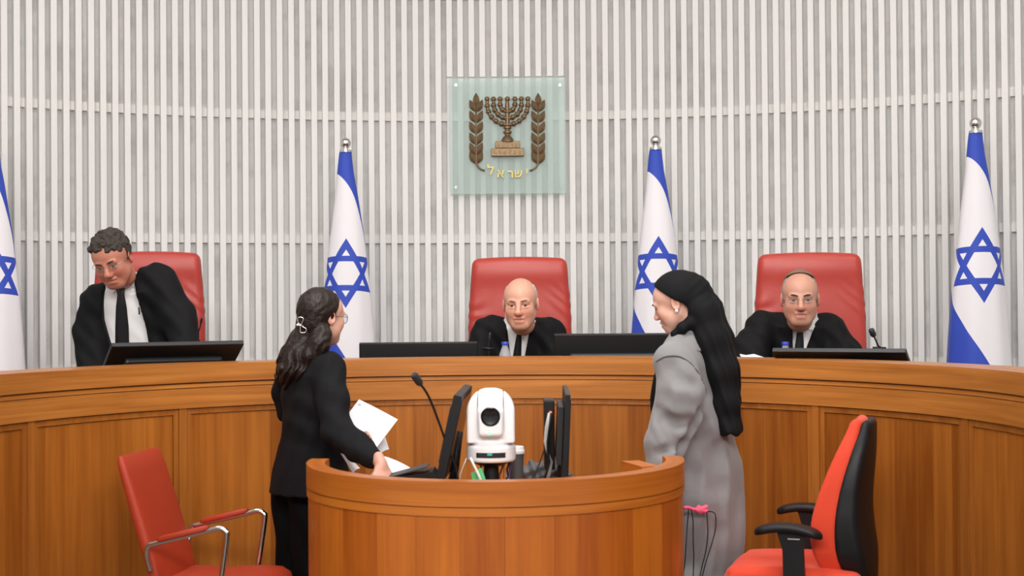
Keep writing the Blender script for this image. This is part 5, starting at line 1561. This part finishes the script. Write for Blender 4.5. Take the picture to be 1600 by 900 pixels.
# hair
v = Vol(W(415, 625, 6.0) - V3(0.03, 0.22, 0), W(560, 440, 6.0) + V3(0.02, 0.22, 0.03), 0.0045)
def hf(x, y, z):
    d = cran(x, y, z, 0.012)
    face = y - (0.012 + 0.55 * np.maximum(z - 0.015, 0) + 0.30 * np.maximum(z - 0.06, 0))
    return np.maximum(d, face)
add_local(v, hc, Mh, hs_, hf, 0.15)
add_local(v, hc, Mh, hs_, lambda x, y, z: np.sqrt((x / 0.066) ** 2 + ((y + 0.055) / 0.062) ** 2 + ((z + 0.035) / 0.06) ** 2) * 0.06 - 0.06, 0.16, 0.02)
tp = L2W(hc, Mh, hs_, (0, -0.095, -0.02))
v.chain([W(483, 515, 5.97), W(476, 540, 5.95), W(465, 562, 5.93), W(455, 582, 5.92), W(448, 600, 5.93)], [0.052, 0.058, 0.060, 0.045, 0.018], 0.03)
v.chain([W(505, 522, 5.91), W(498, 538, 5.90), W(486, 556, 5.90), W(472, 580, 5.89), W(468, 594, 5.89)], [0.036, 0.044, 0.040, 0.026, 0.010], 0.02)
v.chain([W(470, 530, 6.0), W(452, 560, 6.02), W(442, 590, 6.03)], [0.05, 0.046, 0.018], 0.02)
v.chain([W(438, 582, 5.98), W(434, 590, 5.97), W(429, 586, 5.97)], [0.014, 0.008, 0.003], 0.01)
q0, q1 = W(500, 480, 5.98), W(450, 590, 5.95)
def wave(X, Y, Z):
    t = np.clip((hc[2] - 0.06 - Z) * 6, 0, 1)
    ph_ = (X - hc[0]) * 0.75 - (Z - hc[2]) * 0.35 + 0.012 * np.sin(Z * 42 + Y * 30)
    return (0.0022 + 0.0045 * t) * np.sin(ph_ * 230) * (0.4 + 0.6 * t) + 0.004 * t * np.sin(Z * 60 + X * 25)
v.disp(wave)
hr1 = vmesh('hair', [v.mesh()], M_hairdk, w1, O1)
# hair clip: open wire bow
cpt = W(469, 508, 5.865)
def ring(pts, r=0.0018): return MB().tube(smooth_path([W(x, y, 5.862) for (x, y) in pts + pts[:1]], 5)[:-1], r, 6, closed=True)
cl = ring([(466, 505), (465, 498), (469, 495.5), (474, 497.5), (473, 502), (470, 507)]).build('hair_clip', M_chrome, w1, True, O1)
ring([(470, 508), (474, 511), (478.5, 514), (477.5, 519), (471, 520), (469, 517)]).build('clip_loop', M_chrome, cl, True, O1)
MB().sphere(W(465, 507.5, 5.858), 0.005, 10, 8).build('clip_bead', M_white, cl, True, O1)
MB().tube([W(462, 508, 5.862), W(474, 509, 5.862)], 0.0022, 6).build('clip_bar', M_chrome, cl, True, O1)

# ------------------------------------------------------------------ woman in grey coat
O2 = np.array([W(1092, 800, 5.86)[0], 5.86, 0.0])
w2 = thing('person', 'woman in long grey coat and black headscarf looking down beside the desk', 'person', O2)
fw2 = V3(-0.92, 0.39, 0); fw2 /= np.linalg.norm(fw2); rt2 = V3(fw2[1], -fw2[0], 0)      # rt2: her right, away from the camera
hc2 = W(1057, 474, 5.84); Mh2 = frame((-0.90, 0.30, -0.30), (0, 0, 1)); s2 = 0.95
wr3 = W(1024, 742, 5.62); nk2 = W(1078, 535, 5.86)
vb = Vol(V3(W(1000, 740, 5.6)[0] - 0.03, 5.46, 0.70), V3(hc2[0] + 0.22, 6.02, hc2[2] + 0.14), 0.0036)
make_head(vb, hc2, Mh2, s2, fem=True, jaw=0.9)
vb.cap(L2W(hc2, Mh2, s2, (0, -0.040, -0.09)), nk2, 0.045, 0.055, 0.03)
vb.chain([nk2, W(1052, 566, 5.68), W(1054, 650, 5.64), wr3], [0.05, 0.045, 0.036, 0.022], 0.02)
hand(vb, wr3, (-0.35, -0.1, -0.9), (-0.3, -0.9, 0.2), 1, 0.92, 0.5)
vmesh('body', [vb.mesh()], M_skin, w2, O2, head_color(hc2, Mh2, s2, (0.60, 0.34, 0.26)))
add_eyes(w2, hc2, Mh2, s2, O2, M_browd, 0.8)
MB().sphere(L2W(hc2, Mh2, s2, (-0.086, -0.008, -0.036)), 0.0065, 10, 8).build('pearl_earring', M_white, w2, True, O2)
# coat
v = Vol(W(985, 915, 5.86) - V3(0.05, 0.40, 0.42), W(1185, 495, 5.86) + V3(0.05, 0.30, 0.04), 0.0075)
ang2 = math.atan2(rt2[1], rt2[0])
def s5(px, py, rx, ry, Y=5.86):
    q = W(px, py, Y); return (q[0], q[1], q[2], rx, ry)
v.loft([s5(1094, 1010, 0.235, 0.165), s5(1098, 900, 0.225, 0.150), s5(1103, 850, 0.225, 0.148), s5(1104, 780, 0.220, 0.146), s5(1099, 720, 0.210, 0.140), s5(1090, 660, 0.205, 0.132), s5(1079, 610, 0.195, 0.125), s5(1073, 570, 0.185, 0.110), s5(1073, 540, 0.130, 0.080), s5(1073, 528, 0.09, 0.06)], ang2, 0.04)
sN = W(1052, 566, 5.68); sF = W(1098, 562, 6.02)
v.cap(W(1074, 545, 5.86), sN, 0.060, 0.072, 0.06).cap(W(1074, 545, 5.86), sF, 0.06, 0.07, 0.06)
v.chain([sN, W(1063, 612, 5.65), W(1059, 645, 5.65), W(1040, 695, 5.63), W(1030, 745, 5.62)], [0.074, 0.097, 0.097, 0.080, 0.060], 0.016)
v.chain([sF, W(1075, 620, 6.06), W(1052, 660, 6.04), W(1040, 700, 5.95)], [0.07, 0.075, 0.07, 0.06], 0.03)
def cf(X, Y, Z):
    low = np.clip((1.12 - Z) * 3, 0, 1)
    f = 0.010 * low * np.sin((X * 1.0 + Y * 0.35) * 42 + 1.2 * np.sin(Z * 5))
    arm_ = np.exp(-((Y - 5.58) / 0.10) ** 2) * np.exp(-((Z - 1.10) / 0.19) ** 2)
    rid = 1 - np.abs(np.sin((Z * 0.85 + X * 0.75) * 20 + 1.3 * np.sin(X * 22 + Z * 6)))
    rid2 = 1 - np.abs(np.sin((Z * 0.6 - X * 0.8) * 17 + 0.9 * np.sin(Z * 19)))
    f = f + 0.004 * arm_ * (rid ** 2.5) + 0.004 * np.sin(Z * 22 - X * 30 + Y * 14)
    return f
v.disp(cf)
def groove(pts, r=0.012, k=0.03, dep=0.002):
    P = []
    for (x, y) in pts:
        q = W(x, y, 5.7); f = v.front(q[0], q[2])
        if f is not None: P.append(W(x, y, f - r + dep + 0.004))
    for a_, b_ in zip(P[:-1], P[1:]): v.cap(a_, b_, r, r, k, 1)
groove([(1040, 592), (1034, 620), (1031, 642)], 0.016, 0.04, 0.012)
groove([(1027, 641), (1040, 660), (1051, 688)], 0.014, 0.035, 0.010)
groove([(1036, 655), (1058, 662), (1078, 658)], 0.012, 0.04, 0.007)
groove([(1101, 618), (1092, 645), (1083, 668), (1068, 690), (1055, 715)], 0.012, 0.03, 0.012)
groove([(1052, 698), (1040, 706), (1026, 708)], 0.010, 0.03, 0.007)
groove([(1100, 664), (1108, 690), (1116, 712), (1120, 760)], 0.018, 0.05, 0.010)
groove([(1086, 690), (1084, 740), (1082, 800), (1080, 880)], 0.016, 0.05, 0.010)
groove([(1126, 700), (1130, 760), (1131, 830), (1128, 895)], 0.016, 0.05, 0.009)
groove([(1048, 575), (1062, 590), (1084, 600)], 0.012, 0.05, 0.004)
coat = vmesh('coat', [v.mesh()], M_coat, w2, O2)
seam = smooth_path([W(1026, 566, 5.612), W(1040, 558, 5.600), W(1060, 557, 5.592), W(1078, 566, 5.588), W(1092, 582, 5.592), W(1100, 600, 5.604)], 5)
def surf_y(p):
    f = v.front(p[0], p[2]); return p if f is None else V3(p[0], f - 0.001, p[2])
MB().tube([surf_y(p) for p in seam], 0.0028, 6).build('shoulder_seam', M_seam, coat, True, O2)
# coat collar
vc = Vol(W(1030, 560, 5.86) - V3(0.08, 0.26, 0.02), W(1125, 492, 5.86) + V3(0.08, 0.22, 0.02), 0.005)
cb = W(1076, 528, 5.86)
vc.loft([s5(1074, 548, 0.165, 0.112), s5(1075, 534, 0.135, 0.098), s5(1077, 520, 0.100, 0.086), s5(1079, 512, 0.092, 0.080)], ang2, 0.0)
vc.loft([s5(1074, 556, 0.10, 0.085), s5(1077, 518, 0.078, 0.068), s5(1079, 500, 0.090, 0.080)], ang2, 0.004, 1)
vc.cap(W(1030, 560, 5.86), W(1052, 500, 5.86), 0.05, 0.03, 0.01, 1)
vmesh('coat_collar', [vc.mesh()], M_coat, coat, O2)
MB().tube(smooth_path([W(x, y, 5.84) for (x, y) in ((1053, 520), (1042, 542), (1032, 568), (1024, 598), (1020, 630), (1022, 655))], 5), [0.012] * 20 + [0.010] * 5 + [0.004], 8).build('lapel_edge', M_scarf, coat, True, O2)
for sg in (-1, 1):
    ft = O2 + rt2 * 0.09 * sg + V3(0, 0, 0.045)
    MB().sphere(ft + fw2 * 0.05, (0.042, 0.12, 0.045), 14, 8, frame(fw2)).build('shoe', M_black, w2, True, O2)
    MB().tube([O2 + rt2 * 0.09 * sg + V3(0, 0, 0.35), O2 + rt2 * 0.09 * sg + V3(0, 0, 0.04)], [0.06, 0.045], 12).build('trouser_leg', M_trouser, w2, True, O2)
# headscarf
v = Vol(W(1005, 700, 5.86) - V3(0.02, 0.30, 0), W(1175, 405, 5.86) + V3(0.03, 0.24, 0.03), 0.0055)
def sc(x, y, z):
    d = cran(x, y, z, 0.021)
    edge = (y - 0.004) * 0.75 - (z - 0.030) * 0.66          # slanted rim: forehead down to below the ear
    return np.maximum(d, edge)
add_local(v, hc2, Mh2, s2, sc, 0.16)
v.ell(W(1086, 455, 5.83), (0.060, 0.055, 0.058), None, 0.035)
v.chain([W(1087, 462, 5.82), W(1099, 488, 5.79), W(1112, 530, 5.77), W(1127, 580, 5.75), W(1136, 630, 5.74), W(1141, 672, 5.73), W(1142, 700, 5.73)], [0.050, 0.060, 0.062, 0.058, 0.050, 0.042, 0.04], 0.03)
v.chain([W(1092, 452, 5.87), W(1109, 482, 5.85), W(1126, 530, 5.83), W(1138, 575, 5.81), W(1150, 615, 5.80)], [0.045, 0.050, 0.050, 0.044, 0.022], 0.025)
# around the neck
v.chain([W(1056, 522, 5.775), W(1066, 513, 5.765), W(1078, 505, 5.765), W(1090, 498, 5.775), W(1100, 490, 5.80)], [0.020, 0.022, 0.024, 0.026, 0.03], 0.012)
v.loft([s5(1077, 534, 0.088, 0.076), s5(1078, 514, 0.084, 0.074), s5(1082, 498, 0.074, 0.066)], ang2, 0.015)
v.cap(W(1052, 486, 5.76), W(1068, 480, 5.80), 0.040, 0.030, 0.010, 1)
v.disp(lambda X, Y, Z: 0.0032 * np.sin((X * 0.93 + (Z - hc2[2]) * 0.36) * 150 + Y * 40 + 1.2 * np.sin(Z * 7)) * np.clip((hc2[2] - 0.04 - Z) * 8, 0, 1) + 0.001 * np.sin((X * 0.35 - Z * 0.93) * 160 + X * 60) * np.clip((X - hc2[0] - 0.01) * 14, 0, 1) * np.clip((Z - hc2[2] + 0.05) * 12, 0, 1))
v.put(lambda X, Y, Z: Z - W(1143, 678, 5.76)[2] + 0 * X + 0 * Y + 0.006 * np.sin(X * 130), (-9, 0, -9), (9, 9, W(1143, 678, 5.76)[2]), 0.0, 1)
vmesh('headscarf', [v.mesh()], M_scarf, w2, O2)
